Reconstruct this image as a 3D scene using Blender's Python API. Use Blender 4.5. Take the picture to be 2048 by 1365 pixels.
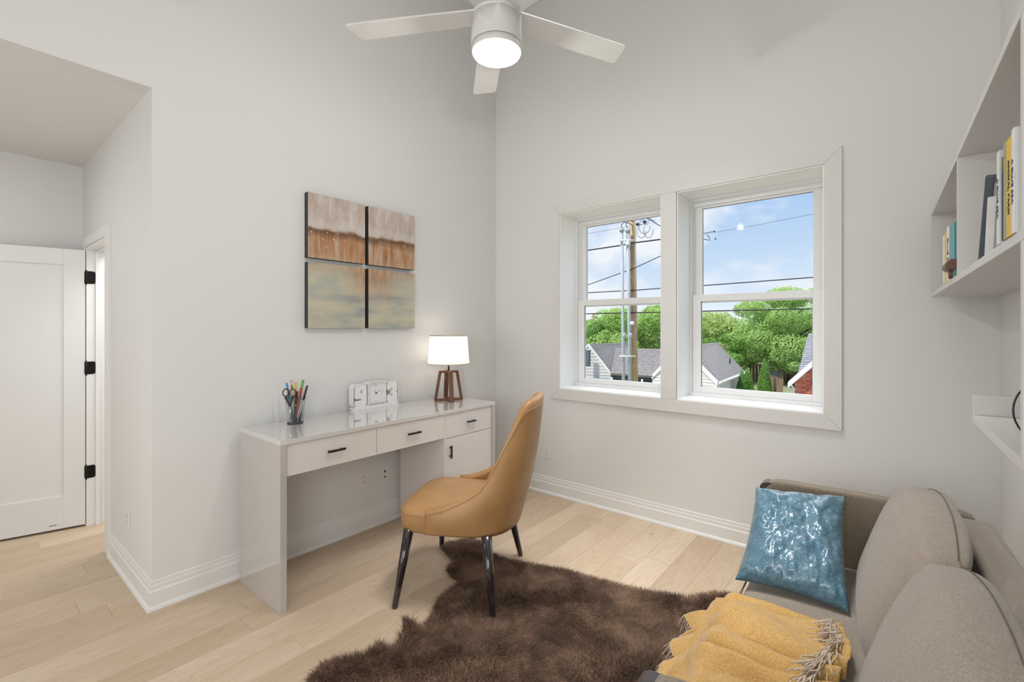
import bpy, bmesh, math, random
import numpy as np
from mathutils import Vector, Matrix, noise as mnoise

for o in list(bpy.data.objects): bpy.data.objects.remove(o, do_unlink=True)
SC = bpy.context.scene
COL = SC.collection
PI = math.pi
random.seed(7)
rng = np.random.default_rng(7)

# ------------------------------------------------------------------ camera
H = 1.46
cam = bpy.data.cameras.new('camera'); camo = bpy.data.objects.new('camera', cam); COL.objects.link(camo)
FX, FY = 0.7746, 0.6324                      # viewing direction on the floor plan
camo.location = (0, 0, H)
camo.rotation_euler = (PI/2, 0, math.atan2(FY, FX) - PI/2)
cam.sensor_width = 36; cam.lens = 929.6/2048*36
cam.shift_y = -24.5/2048
cam.clip_start = 0.05; cam.clip_end = 400
SC.camera = camo

# ------------------------------------------------------------------ world: pale blue sky, soft cumulus
w = bpy.data.worlds.new('sky'); SC.world = w; w.use_nodes = True
nt = w.node_tree; N = nt.nodes; L = nt.links; N.clear()
def wn(t, **k):
    n = N.new(t)
    for a, b in k.items(): setattr(n, a, b)
    return n
tc = wn('ShaderNodeTexCoord'); sep = wn('ShaderNodeSeparateXYZ'); L.new(tc.outputs['Generated'], sep.inputs[0])
grad = wn('ShaderNodeValToRGB'); L.new(sep.outputs['Z'], grad.inputs[0])
e = grad.color_ramp.elements
e[0].position = 0.0; e[0].color = (0.66, 0.72, 0.78, 1)
e[1].position = 0.9; e[1].color = (0.16, 0.30, 0.58, 1)
m_ = grad.color_ramp.elements.new(0.16); m_.color = (0.42, 0.55, 0.73, 1)
m2_ = grad.color_ramp.elements.new(0.30); m2_.color = (0.29, 0.44, 0.70, 1)
mp = wn('ShaderNodeMapping'); mp.inputs['Scale'].default_value = (1, 1, 1.9); mp.inputs['Location'].default_value = (3.3, .35, .1)
L.new(tc.outputs['Generated'], mp.inputs[0])
cl = wn('ShaderNodeTexNoise'); cl.inputs['Scale'].default_value = 3.6; cl.inputs['Detail'].default_value = 7; cl.inputs['Roughness'].default_value = .52
L.new(mp.outputs[0], cl.inputs['Vector'])
sub = wn('ShaderNodeMath', operation='MULTIPLY_ADD'); L.new(sep.outputs['Z'], sub.inputs[0]); sub.inputs[1].default_value = -1.0; 
L.new(cl.outputs[0], sub.inputs[2])
cr = wn('ShaderNodeValToRGB'); L.new(sub.outputs[0], cr.inputs[0]); cr.color_ramp.elements[0].position = .31; cr.color_ramp.elements[1].position = .42
mx = wn('ShaderNodeMixRGB'); L.new(cr.outputs[0], mx.inputs[0]); L.new(grad.outputs[0], mx.inputs[1]); mx.inputs[2].default_value = (.70, .73, .77, 1)
bg = wn('ShaderNodeBackground'); bg.inputs['Strength'].default_value = 1.3; L.new(mx.outputs[0], bg.inputs[0])
wo = wn('ShaderNodeOutputWorld'); L.new(bg.outputs[0], wo.inputs[0])

# ------------------------------------------------------------------ sun and large lights
def light(name, typ, loc, energy, color=(1, 1, 1), size=1, sizey=None, target=None, **k):
    l = bpy.data.lights.new(name, typ); o = bpy.data.objects.new(name, l); COL.objects.link(o)
    l.energy = energy; l.color = color; o.location = loc
    if typ == 'AREA':
        l.size = size
        if sizey: l.shape = 'RECTANGLE'; l.size_y = sizey
    if typ == 'POINT': l.shadow_soft_size = size
    if target is not None:
        o.rotation_euler = (Vector(target)-Vector(loc)).to_track_quat('-Z', 'Y').to_euler()
    return o
sun = light('sun', 'SUN', (0, 0, 30), 4.5, (1, .95, .88), target=(14, -9, 5)); sun.data.angle = math.radians(4)
haze = light('window_fill_sun', 'SUN', (30, 0, 30), 2.6, (1, .985, .96), target=(30-16, 1.5, 30-17)); haze.data.angle = math.radians(70)  # second soft sun, added to brighten the window reveals and nearby floor
light('ceiling_fill_light', 'AREA', (1.0, 1.2, 4.25), 10, (1, .985, .96), 2.6, 2.6, target=(1.0, 1.2, 0))  # added fill standing in for flash bounced off the ceiling
dl = light('window_side_fill_light', 'AREA', (2.2, 1.0, 4.2), 13, (1, .985, .96), .7, .7, target=(2.3, 1.0, 0)); dl.data.spread = math.radians(60)  # narrow fill added for the floor near the windows; no fixture there
light('rear_fill_light', 'AREA', (-2.1, 1.6, 1.4), 40, (.97, .985, 1), 2.4, 1.9, target=(2.2, 1.4, .9))  # unseen fill added behind the camera; the rear wall has no window
light('camera_side_fill_light', 'AREA', (-.75, -.1, 1.55), 25, (1, .99, .975), 1.0, 1.0, target=(2.0, 2.6, .5))  # added frontal fill near the camera, lifts the lower walls and floor
light('alcove_fill_light', 'AREA', (-.5, 3.9, 2.66), 7, (1, .97, .93), .6, .6, target=(-.5, 3.9, 0))  # unseen fill added to brighten the alcove, not a fitting
light('hall_fill_light', 'AREA', (1.35, 4.0, 2.6), 24, (1, .99, .97), .8, .8, target=(1.35, 4.0, 0))  # added fill so the space beyond the door reads bright
SC.view_settings.view_transform = 'Standard'; SC.view_settings.look = 'None'
SC.view_settings.gamma = 1; SC.view_settings.use_curve_mapping = False
SC.view_settings.exposure = 0.0

# ------------------------------------------------------------------ material helpers
def srgb(r, g, b):
    f = lambda c: (c/255/12.92) if c/255 <= .04045 else ((c/255+.055)/1.055)**2.4
    return (f(r), f(g), f(b), 1)
class NT:
    def __init__(s, name):
        s.m = bpy.data.materials.new(name); s.m.use_nodes = True; s.t = s.m.node_tree
        s.b = s.t.nodes['Principled BSDF']
    def n(s, typ, ins=None, **k):
        x = s.t.nodes.new(typ)
        for a, b in k.items(): setattr(x, a, b)
        for a, b in (ins or {}).items():
            if isinstance(b, bpy.types.NodeSocket): s.t.links.new(b, x.inputs[a])
            else: x.inputs[a].default_value = b
        return x
    def set(s, k, v):
        if isinstance(v, bpy.types.NodeSocket): s.t.links.new(v, s.b.inputs[k])
        else: s.b.inputs[k].default_value = v
    def ramp(s, fac, stops, interp='LINEAR'):
        r = s.n('ShaderNodeValToRGB', {0: fac}); r.color_ramp.interpolation = interp
        el = r.color_ramp.elements
        while len(el) < len(stops): el.new(.5)
        for q, (p, c) in zip(el, stops):
            q.position = p; q.color = c if len(c) == 4 else (*c, 1)
        return r.outputs[0]
    def mixc(s, f, a, b, mode='MIX'):
        x = s.n('ShaderNodeMixRGB', {0: f, 1: a, 2: b}, blend_type=mode); return x.outputs[0]
    def math(s, op, a, b=0.0, c=None):
        d = {0: a, 1: b}
        if c is not None: d[2] = c
        return s.n('ShaderNodeMath', d, operation=op).outputs[0]
    def bump(s, h, strength=.3, dist=.002):
        s.set('Normal', s.n('ShaderNodeBump', {'Height': h, 'Strength': strength, 'Distance': dist}).outputs[0])
    def coords(s, scale=(1, 1, 1), kind='Object', loc=None):
        if kind == 'World': v = s.n('ShaderNodeNewGeometry').outputs['Position']
        else: v = s.n('ShaderNodeTexCoord').outputs[kind]
        d = {0: v, 'Scale': scale}
        if loc is not None: d['Location'] = loc
        return s.n('ShaderNodeMapping', d).outputs[0]
    def noise(s, vec, scale, detail=3, rough=.5, dist=0):
        return s.n('ShaderNodeTexNoise', {'Vector': vec, 'Scale': scale, 'Detail': detail, 'Roughness': rough, 'Distortion': dist}).outputs[0]

def simple(name, c, rough=.5, metal=0, nscale=30, var=.06, bump=0, coat=0, spec=.5, emis=None, es=0):
    t = NT(name); v = t.coords()
    nz = t.noise(v, nscale, 4)
    hi = tuple(min(1, x*(1+var)) for x in c[:3])+(1,); lo = tuple(x*(1-var) for x in c[:3])+(1,)
    t.set('Base Color', t.ramp(nz, [(.3, lo), (.7, hi)]))
    t.set('Roughness', rough); t.set('Metallic', metal); t.set('Coat Weight', coat); t.set('Specular IOR Level', spec)
    if bump: t.bump(nz, bump, .002)
    if emis: t.set('Emission Color', emis); t.set('Emission Strength', es)
    return t.m

M = {}
def wall_paint(name, c, rough=.75):
    t = NT(name); v = t.coords()
    t.set('Base Color', t.ramp(t.noise(v, 1.2, 2), [(.3, tuple(x*.985 for x in c[:3])+(1,)), (.7, c)]))
    t.set('Roughness', rough); t.set('Specular IOR Level', .25)
    t.bump(t.noise(v, 260, 2), .08, .001)
    return t.m
M['wall'] = wall_paint('wall_paint', (.77, .772, .762, 1))
M['ceil'] = wall_paint('ceiling_paint', (.80, .79, .765, 1))
M['trim'] = simple('trim_paint', (.81, .81, .80, 1), .35, nscale=4, var=.01)
M['casing'] = simple('casing_paint', (.745, .74, .725, 1), .45, nscale=4, var=.01)
M['jamb'] = simple('window_jamb_paint', (.93, .93, .92, 1), .35, nscale=4, var=.008)
M['vinyl'] = simple('white_vinyl', (.84, .845, .84, 1), .3, nscale=4, var=.008)
M['door'] = simple('door_paint', (.77, .775, .77, 1), .38, nscale=5, var=.012)
M['black_metal'] = simple('black_metal', (.008, .007, .006, 1), .4, .6, 40, .2)
M['plastic'] = simple('white_plastic', (.80, .78, .75, 1), .35, nscale=6, var=.01)
M['slot'] = simple('dark_slot', (.06, .055, .05, 1), .6)
M['desk'] = simple('shaded_desk_lacquer', (.50, .475, .455, 1), .04, nscale=3, var=.012, coat=1)  # shade put into the colour: side panels darker than desktop and fronts
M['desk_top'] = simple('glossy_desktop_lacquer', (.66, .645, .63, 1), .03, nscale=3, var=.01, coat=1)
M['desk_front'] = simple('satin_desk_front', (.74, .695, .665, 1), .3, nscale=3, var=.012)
M['handle'] = simple('dark_handle_metal', (.045, .045, .048, 1), .35, .8, 50, .15)
M['fan'] = simple('fan_white_gloss', (.73, .73, .72, 1), .16, nscale=4, var=.01, coat=.4)
M['canvas_side'] = simple('charcoal_canvas_edge', (.038, .040, .039, 1), .8, nscale=60, var=.12)
M['shelf'] = simple('shelf_lacquer', (.63, .615, .60, 1), .35, nscale=3, var=.012)
M['clock'] = simple('clock_white_gloss', (.86, .855, .85, 1), .15, nscale=5, var=.01)
M['black'] = simple('black_plastic', (.018, .018, .02, 1), .4, nscale=30, var=.2)
M['frame_dark'] = simple('slate_picture_frame', (.085, .11, .14, 1), .45, nscale=20, var=.1)

def glass():
    t = NT('window_glass'); nodes = t.t.nodes
    nodes.remove(t.b)
    fr = t.n('ShaderNodeFresnel', {'IOR': 1.45})
    tr = t.n('ShaderNodeBsdfTransparent', {'Color': (.985, .99, .988, 1)})
    gl = t.n('ShaderNodeBsdfGlossy', {'Roughness': .02, 'Color': (.9, .95, 1, 1)})
    f = t.math('MULTIPLY', fr.outputs[0], .03)
    mxs = t.n('ShaderNodeMixShader', {0: f, 1: tr.outputs[0], 2: gl.outputs[0]})
    t.t.links.new(mxs.outputs[0], nodes['Material Output'].inputs[0])
    return t.m
M['glass'] = glass()

def plank_mat():
    t = NT('pale_oak_plank')
    oi = t.n('ShaderNodeObjectInfo').outputs['Random']
    tcn = t.n('ShaderNodeTexCoord').outputs['Object']
    off = t.n('ShaderNodeCombineXYZ', {0: t.math('MULTIPLY', oi, 37), 1: t.math('MULTIPLY', oi, 91), 2: t.math('MULTIPLY', oi, 53)}).outputs[0]
    v = t.n('ShaderNodeVectorMath', {0: tcn, 1: off}, operation='ADD').outputs[0]
    va = t.n('ShaderNodeMapping', {0: v, 'Scale': (1.0, 5.5, 1)}).outputs[0]
    low = t.noise(va, 1.5, 2, .45)
    rings = t.math('PINGPONG', t.math('MULTIPLY', low, 11.0), .5)
    vb = t.n('ShaderNodeMapping', {0: v, 'Scale': (2.5, 90, 1)}).outputs[0]
    fine = t.noise(vb, 2.2, 4, .6)
    base = t.ramp(oi, [(0, (.60, .475, .35, 1)), (.35, (.68, .55, .415, 1)), (.7, (.73, .60, .465, 1)), (1, (.64, .51, .375, 1))])
    g1 = t.ramp(rings, [(0, (.70, .62, .52, 1)), (.10, (.93, .91, .88, 1)), (.5, (1, 1, 1, 1))])
    g2 = t.ramp(fine, [(.3, (.86, .83, .79, 1)), (.6, (1, 1, 1, 1))])
    c = t.mixc(.36, base, g1, 'MULTIPLY'); c = t.mixc(.75, c, g2, 'MULTIPLY')
    blot = t.ramp(t.noise(va, .9, 3), [(.3, (.87, .83, .77, 1)), (.65, (1.0, 1.0, 1.0, 1))])
    c = t.mixc(.8, c, blot, 'MULTIPLY')
    vk = t.n('ShaderNodeMapping', {0: v, 'Scale': (1.1, 3.2, 1)}).outputs[0]
    vor = t.n('ShaderNodeTexVoronoi', {'Vector': vk, 'Scale': 1.7}, feature='F1').outputs['Distance']
    kn = t.ramp(t.math('ADD', vor, t.math('MULTIPLY', fine, .06)), [(.045, (.36, .25, .17, 1)), (.10, (1, 1, 1, 1))])
    c = t.mixc(.75, c, kn, 'MULTIPLY')
    t.set('Base Color', c)
    t.set('Roughness', .42); t.set('Specular IOR Level', .35)
    t.bump(t.math('ADD', fine, t.math('MULTIPLY', rings, .4)), .12, .001)
    return t.m
M['plank'] = plank_mat()

def wood(name, c1, c2, scale=(3, 3, 40)):
    t = NT(name); v = t.coords(scale)
    n1 = t.noise(v, 2, 4, .6)
    t.set('Base Color', t.ramp(n1, [(.3, c1), (.7, c2)])); t.set('Roughness', .45); t.bump(n1, .15, .001)
    return t.m
M['walnut'] = wood('walnut', srgb(84, 54, 38), srgb(132, 92, 68), (30, 30, 3))
M['pole_wood'] = wood('weathered_pole_wood', srgb(150, 120, 86), srgb(205, 178, 138), (14, 14, 1.2))
M['fence_wood'] = wood('grey_fence_wood', srgb(120, 98, 80), srgb(176, 150, 128), (8, 8, .8))

def leather():
    t = NT('tan_leather'); v = t.coords()
    a = t.noise(v, 6, 3); b = t.n('ShaderNodeTexVoronoi', {'Vector': v, 'Scale': 320.0}, feature='F1').outputs['Distance']
    t.set('Base Color', t.ramp(a, [(.25, srgb(162, 122, 78)), (.75, srgb(178, 138, 92))]))
    t.set('Roughness', .42); t.set('Specular IOR Level', .45); t.bump(b, .06, .0006)
    return t.m
M['leather'] = leather()
M['stitch'] = simple('tan_stitching', srgb(190, 130, 66), .6)

def fabric(name, c1, c2, s=210, bump=.6):
    t = NT(name); tcn = t.n('ShaderNodeTexCoord').outputs['Object']
    sp = t.n('ShaderNodeSeparateXYZ', {0: tcn})
    wv_ = t.n('ShaderNodeTexVoronoi', {'Vector': tcn, 'Scale': s*1.5, 'Randomness': .55}, feature='F1').outputs['Distance']
    n1 = t.noise(tcn, s*1.2, 2); n2 = t.noise(tcn, 5, 3)
    h = t.math('ADD', t.math('MULTIPLY', wv_, .45), t.math('MULTIPLY', n1, .6))
    col = t.ramp(h, [(.15, c1), (.7, c2)])
    col = t.mixc(.5, col, t.ramp(n2, [(.3, (.86, .86, .86, 1)), (.7, (1, 1, 1, 1))]), 'MULTIPLY')
    t.set('Base Color', col); t.set('Roughness', .95); t.set('Specular IOR Level', .12); t.set('Sheen Weight', .25); t.set('Sheen Roughness', .5)
    t.bump(h, bump, .0015)
    return t.m
M['sofa'] = fabric('taupe_woven_upholstery', srgb(122, 112, 102), srgb(166, 155, 143), 190)
M['sofa_arm'] = fabric('brown_woven_upholstery', srgb(92, 82, 70), srgb(146, 133, 116), 130)
M['sofa_seam'] = simple('upholstery_seam', srgb(104, 94, 84), .9)
M['sofa_edge'] = simple('dark_sofa_frame_lacquer', srgb(62, 52, 54), .25, nscale=12, var=.2, coat=.4)
M['throw'] = fabric('mustard_knit', srgb(164, 126, 72), srgb(208, 170, 108), 120, .7)
M['fringe'] = simple('pale_fringe_yarn', srgb(196, 180, 164), .9)

def pillow_mat():
    t = NT('blue_crackle_sateen'); v = t.coords()
    d = t.n('ShaderNodeTexVoronoi', {'Vector': t.n('ShaderNodeVectorMath', {0: v, 1: t.n('ShaderNodeVectorMath', {0: t.n('ShaderNodeTexNoise', {'Vector': v, 'Scale': 14.0}).outputs[1], 1: (.05, .05, .05)}, operation='MULTIPLY').outputs[0]}, operation='ADD').outputs[0], 'Scale': 46.0}, feature='DISTANCE_TO_EDGE').outputs[0]
    d2 = t.n('ShaderNodeTexVoronoi', {'Vector': v, 'Scale': 150.0}, feature='DISTANCE_TO_EDGE').outputs[0]
    col = t.ramp(d, [(.0, srgb(74, 116, 138)), (.10, srgb(84, 126, 148)), (.2, srgb(102, 134, 150))])
    t.set('Base Color', col); t.set('Roughness', .24); t.set('Metallic', .1); t.set('Coat Weight', .5); t.set('Coat Roughness', .12)
    n1 = t.noise(v, 60, 3, .6, .8)
    h = t.math('ADD', t.math('MULTIPLY', t.math('MINIMUM', d, .12), .5), t.math('ADD', t.math('MULTIPLY', t.math('MINIMUM', d2, .1), .35), t.math('MULTIPLY', n1, .10)))
    t.bump(h, .9, .012)
    return t.m
M['pillow'] = pillow_mat()

def fur():
    t = NT('brown_fur'); v = t.coords()
    a = t.noise(v, 4.5, 5, .65, .4); b = t.noise(v, 160, 2)
    c = t.ramp(a, [(.32, srgb(74, 58, 50)), (.47, srgb(116, 93, 78)), (.60, srgb(150, 123, 104)), (.72, srgb(168, 141, 118))])
    c = t.mixc(.8, c, t.ramp(b, [(.3, (.62, .6, .58, 1)), (.7, (1.15, 1.12, 1.08, 1))]), 'MULTIPLY')
    t.set('Base Color', c); t.set('Roughness', .6); t.set('Specular IOR Level', .25)
    return t.m
M['fur'] = fur()
M['hide'] = simple('dark_hide', srgb(52, 40, 34), .9)

def art():
    t = NT('abstract_painting'); pos = t.n('ShaderNodeNewGeometry').outputs['Position']
    sp = t.n('ShaderNodeSeparateXYZ', {0: pos}); x = sp.outputs['X']; z = sp.outputs['Z']
    drip = t.noise(t.n('ShaderNodeMapping', {0: pos, 'Scale': (1, 1, .12)}).outputs[0], 34, 5, .65)
    vert = t.noise(t.n('ShaderNodeMapping', {0: pos, 'Scale': (1, 1, .35)}).outputs[0], 14, 5, .7)
    wavy = t.noise(pos, 7, 5, .6)
    band = t.noise(t.n('ShaderNodeMapping', {0: pos, 'Scale': (.25, 1, 1)}).outputs[0], 14, 3, .5)
    # height measured from the horizon line of the painting
    zz = t.math('ADD', z, t.math('MULTIPLY', t.math('SUBTRACT', wavy, .5), .09))
    top = t.ramp(vert, [(.25, srgb(166, 146, 136)), (.42, srgb(186, 168, 158)), (.58, srgb(202, 190, 184)), (.74, srgb(226, 220, 216))])
    rust = t.ramp(drip, [(.25, srgb(136, 92, 58)), (.42, srgb(170, 122, 84)), (.56, srgb(186, 148, 116)), (.72, srgb(196, 180, 166))])
    sage = t.ramp(band, [(.3, srgb(152, 158, 158)), (.45, srgb(180, 180, 166)), (.6, srgb(196, 190, 168)), (.75, srgb(204, 196, 174))])
    # rust drip running into the lower panels
    dx = t.math('ABSOLUTE', t.math('SUBTRACT', x, 1.98))
    dripmask = t.math('MULTIPLY', t.ramp(t.math('ADD', dx, t.math('MULTIPLY', drip, .12)), [(.09, (1, 1, 1, 1)), (.22, (0, 0, 0, 1))]),
                      t.ramp(t.math('SUBTRACT', z, t.math('MULTIPLY', drip, .14)), [(0.0, (0, 0, 0, 1)), (1.0, (1, 1, 1, 1))]))
    f_low = t.n('ShaderNodeMapRange', {0: t.math('ADD', zz, t.math('MULTIPLY', drip, .10)), 1: 1.86, 2: 2.02, 3: 0, 4: 1}).outputs[0]
    dm = t.n('ShaderNodeMapRange', {0: t.math('ADD', z, t.math('MULTIPLY', drip, .22)), 1: 1.72, 2: 1.94, 3: 0, 4: .75}).outputs[0]
    low = t.mixc(f_low, sage, rust)
    col0 = t.mixc(t.math('MULTIPLY', dm, t.ramp(dx, [(.10, (1, 1, 1, 1)), (.24, (0, 0, 0, 1))])), low, rust)
    f_top = t.n('ShaderNodeMapRange', {0: zz, 1: 2.118, 2: 2.135, 3: 0, 4: 1}).outputs[0]
    col = t.mixc(f_top, col0, top)
    dark = t.n('ShaderNodeMapRange', {0: t.math('ABSOLUTE', t.math('SUBTRACT', zz, 2.108)), 1: .004, 2: .05, 3: .75, 4: 0}).outputs[0]
    dark = t.math('MULTIPLY', dark, t.math('SUBTRACT', 1.0, f_top))
    col = t.mixc(dark, col, srgb(88, 58, 36))
    lightb = t.n('ShaderNodeMapRange', {0: t.math('ABSOLUTE', t.math('SUBTRACT', zz, 2.16)), 1: .0, 2: .05, 3: .6, 4: 0}).outputs[0]
    col = t.mixc(t.math('MULTIPLY', lightb, f_top), col, srgb(206, 202, 196))
    vo = t.n('ShaderNodeTexVoronoi', {'Vector': pos, 'Scale': 38.0, 'Randomness': 1.0}, feature='F1')
    dots = t.math('LESS_THAN', vo.outputs['Distance'], .16)
    near = t.n('ShaderNodeMapRange', {0: t.math('ABSOLUTE', t.math('SUBTRACT', z, 2.08)), 1: .03, 2: .14, 3: 1, 4: 0}).outputs[0]
    pick = t.math('GREATER_THAN', t.math('ADD', t.n('ShaderNodeSeparateXYZ', {0: vo.outputs['Color']}).outputs[0], t.math('MULTIPLY', near, .32)), .90)
    col = t.mixc(t.math('MULTIPLY', dots, t.math('MULTIPLY', pick, near)), col, srgb(236, 222, 190))
    t.set('Base Color', col); t.set('Roughness', .65); t.bump(drip, .1, .001)
    return t.m
M['art'] = art()

def bricks_mat(name, c, var=.15):
    return simple(name, c, .85, nscale=1.5, var=var, bump=.1)
M['roof'] = simple('grey_brown_shingle', srgb(140, 134, 131), .95, nscale=9, var=.14)
M['roof_dark'] = simple('slate_shingle', srgb(142, 141, 148), .9, nscale=9, var=.14)
M['siding'] = simple('white_lap_siding', srgb(216, 211, 207), .7, nscale=2, var=.02)
M['fascia'] = simple('white_fascia', srgb(236, 236, 234), .6, nscale=2, var=.02)
M['teal'] = simple('teal_porch_paint', srgb(130, 172, 176), .7, nscale=2, var=.06)
M['dkteal'] = simple('dark_gutter', srgb(44, 54, 56), .6, nscale=4, var=.1)
M['redbrick'] = simple('red_brick', srgb(206, 112, 94), .9, nscale=20, var=.22)
M['mortar'] = simple('mortar', srgb(206, 160, 144), .9)
M['winblue'] = simple('dark_window_glass', srgb(92, 108, 124), .25, nscale=8, var=.2)
M['conduit'] = simple('grey_conduit', srgb(176, 182, 188), .5, nscale=4, var=.03)
M['cable'] = simple('black_cable', srgb(46, 44, 48), .7, nscale=10, var=.1)
M['whitecer'] = simple('white_ceramic', srgb(232, 232, 228), .35, nscale=8, var=.03)
M['bark'] = simple('tree_bark', srgb(96, 82, 66), .95, nscale=8, var=.3, bump=.5)
M['grass'] = simple('yard_grass', srgb(150, 150, 118), .95, nscale=2.5, var=.3)
def leafm(name, a, b):
    t = NT(name); v = t.coords()
    n1 = t.noise(v, 1.1, 3, .6); n2 = t.noise(v, 9, 2)
    c = t.mixc(.5, t.ramp(n1, [(.35, a), (.65, b)]), t.ramp(n2, [(.3, a), (.7, b)]))
    t.set('Base Color', c); t.set('Roughness', .6); t.set('Specular IOR Level', .25)
    tl = t.n('ShaderNodeBsdfTranslucent', {'Color': c}); mxs = t.n('ShaderNodeMixShader', {0: .35, 1: t.b.outputs[0], 2: tl.outputs[0]})
    t.t.links.new(mxs.outputs[0], t.t.nodes['Material Output'].inputs[0])
    return t.m
M['leaf_a'] = leafm('fresh_green_leaves', srgb(134, 174, 86), srgb(206, 230, 148))
M['leaf_b'] = leafm('mid_green_leaves', srgb(124, 164, 86), srgb(190, 218, 138))
M['leaf_c'] = leafm('yellow_green_leaves', srgb(150, 180, 96), srgb(212, 226, 152))
M['leaf_d'] = leafm('dark_evergreen', srgb(96, 144, 66), srgb(158, 200, 98))

# ------------------------------------------------------------------ mesh helpers
def bx(bm, x0, x1, y0, y1, z0, z1):
    v = [bm.verts.new((x, y, z)) for x in (x0, x1) for y in (y0, y1) for z in (z0, z1)]
    for f in ((0, 1, 3, 2), (4, 6, 7, 5), (0, 4, 5, 1), (2, 3, 7, 6), (0, 2, 6, 4), (1, 5, 7, 3)):
        bm.faces.new([v[i] for i in f])
    return v
def B(*boxes):
    bm = bmesh.new()
    for b in boxes: bx(bm, *b)
    return bm
def tube(bm, pts, r, n=8, cap=True):
    pts = [Vector(p) for p in pts]; rings = []
    rr = r if hasattr(r, '__len__') else [r]*len(pts)
    up = Vector((0, 0, 1)); prev = None
    for i, p in enumerate(pts):
        d = (pts[min(i+1, len(pts)-1)]-pts[max(i-1, 0)]).normalized()
        if prev is None:
            a = d.cross(up)
            if a.length < 1e-3: a = d.cross(Vector((1, 0, 0)))
        else: a = prev - d*prev.dot(d)
        a.normalize(); prev = a; b = d.cross(a)
        rings.append([bm.verts.new(p + (a*math.cos(2*PI*k/n)+b*math.sin(2*PI*k/n))*rr[i]) for k in range(n)])
    for i in range(len(rings)-1):
        for k in range(n):
            f = bm.faces.new((rings[i][k], rings[i][(k+1) % n], rings[i+1][(k+1) % n], rings[i+1][k])); f.smooth = True
    if cap:
        bm.faces.new(rings[0][::-1]); bm.faces.new(rings[-1])
def lathe(bm, prof, n=32, c=(0, 0, 0), cap=True):
    rings = []
    for r, z in prof:
        rings.append([bm.verts.new((c[0]+r*math.cos(2*PI*k/n), c[1]+r*math.sin(2*PI*k/n), c[2]+z)) for k in range(n)])
    for i in range(len(rings)-1):
        for k in range(n):
            f = bm.faces.new((rings[i][k], rings[i][(k+1) % n], rings[i+1][(k+1) % n], rings[i+1][k])); f.smooth = True
    if cap:
        bm.faces.new(rings[0][::-1]); bm.faces.new(rings[-1])
def prism(bm, poly, a0, a1, axis='y'):
    """extrude a 2-D polygon between a0 and a1 along axis"""
    def P(u, v, a): return {'x': (a, u, v), 'y': (u, a, v), 'z': (u, v, a)}[axis]
    f0 = [bm.verts.new(P(u, v, a0)) for u, v in poly]; f1 = [bm.verts.new(P(u, v, a1)) for u, v in poly]
    bm.faces.new(f0); bm.faces.new(f1[::-1]); n = len(poly)
    for i in range(n): bm.faces.new((f0[i], f1[i], f1[(i+1) % n], f0[(i+1) % n]))
def grid(bm, fn, nu, nv, smooth=True, closeu=False):
    V = [[bm.verts.new(fn(i/(nu if closeu else nu-1), j/(nv-1))) for j in range(nv)] for i in range(nu)]
    for i in range(nu if closeu else nu-1):
        for j in range(nv-1):
            f = bm.faces.new((V[i][j], V[(i+1) % nu][j], V[(i+1) % nu][j+1], V[i][j+1])); f.smooth = smooth
    return V
def root_of(o):
    while o.parent: o = o.parent
    return o
LOCAL = set()
def obj(name, bm, mat, parent=None, bevel=0, local=None, subsurf=0, solid=0, smooth=False):
    me = bpy.data.meshes.new(name)
    if isinstance(bm, bmesh.types.BMesh):
        bmesh.ops.recalc_face_normals(bm, faces=bm.faces)
        if smooth:
            for f in bm.faces: f.smooth = True
        bm.to_mesh(me); bm.free()
    else: me = bm
    o = bpy.data.objects.new(name, me); COL.objects.link(o)
    if mat: me.materials.append(mat)
    if parent is not None:
        r = root_of(parent)
        if r.name not in LOCAL and r.location.length > 0:
            me.transform(Matrix.Translation(-r.location))
        o.parent = parent
    if solid:
        md = o.modifiers.new('thickness', 'SOLIDIFY'); md.thickness = solid; md.offset = -1
    if bevel:
        md = o.modifiers.new('bevel', 'BEVEL'); md.width = bevel; md.segments = 2; md.limit_method = 'ANGLE'
        md.harden_normals = False
    if subsurf:
        md = o.modifiers.new('smooth', 'SUBSURF'); md.levels = subsurf; md.render_levels = subsurf
    return o
def tag(o, label=None, cat=None, group=None, kind=None):
    if label: o['label'] = label
    if cat: o['category'] = cat
    if group: o['group'] = group
    if kind: o['kind'] = kind
    return o
def thing(name, loc, label=None, cat=None, group=None, rotz=0, local=False, kind=None):
    o = bpy.data.objects.new(name, None); COL.objects.link(o); o.location = loc; o.rotation_euler = (0, 0, rotz)
    o.empty_display_size = .1
    if rotz or local: LOCAL.add(o.name)
    return tag(o, label, cat, group, kind)
def struct(name, bm, mat, label=None, parent=None, **k):
    o = obj(name, bm, mat, parent, **k)
    if parent is None: tag(o, label, None, None, 'structure')
    return o
def text_mesh(s, size, extrude=.0004, align='CENTER', bold=0):
    cu = bpy.data.curves.new('text', 'FONT'); cu.body = s; cu.size = size; cu.extrude = extrude; cu.align_x = align; cu.align_y = 'CENTER'; cu.offset = bold
    to = bpy.data.objects.new('text', cu); COL.objects.link(to)
    dg = bpy.context.evaluated_depsgraph_get(); dg.update()
    me = bpy.data.meshes.new_from_object(to.evaluated_get(dg)); bpy.data.objects.remove(to); 
    return me

# ------------------------------------------------------------------ room shell
XW, YD, YR, XB = 3.40, 2.975, -.43, -2.2       # window wall, desk wall, right wall, rear wall
XA = .687; YA = 4.86; ZA = 2.713; ZC = 4.4     # alcove side wall, alcove back wall, alcove ceiling, room ceiling
T = .12
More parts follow.
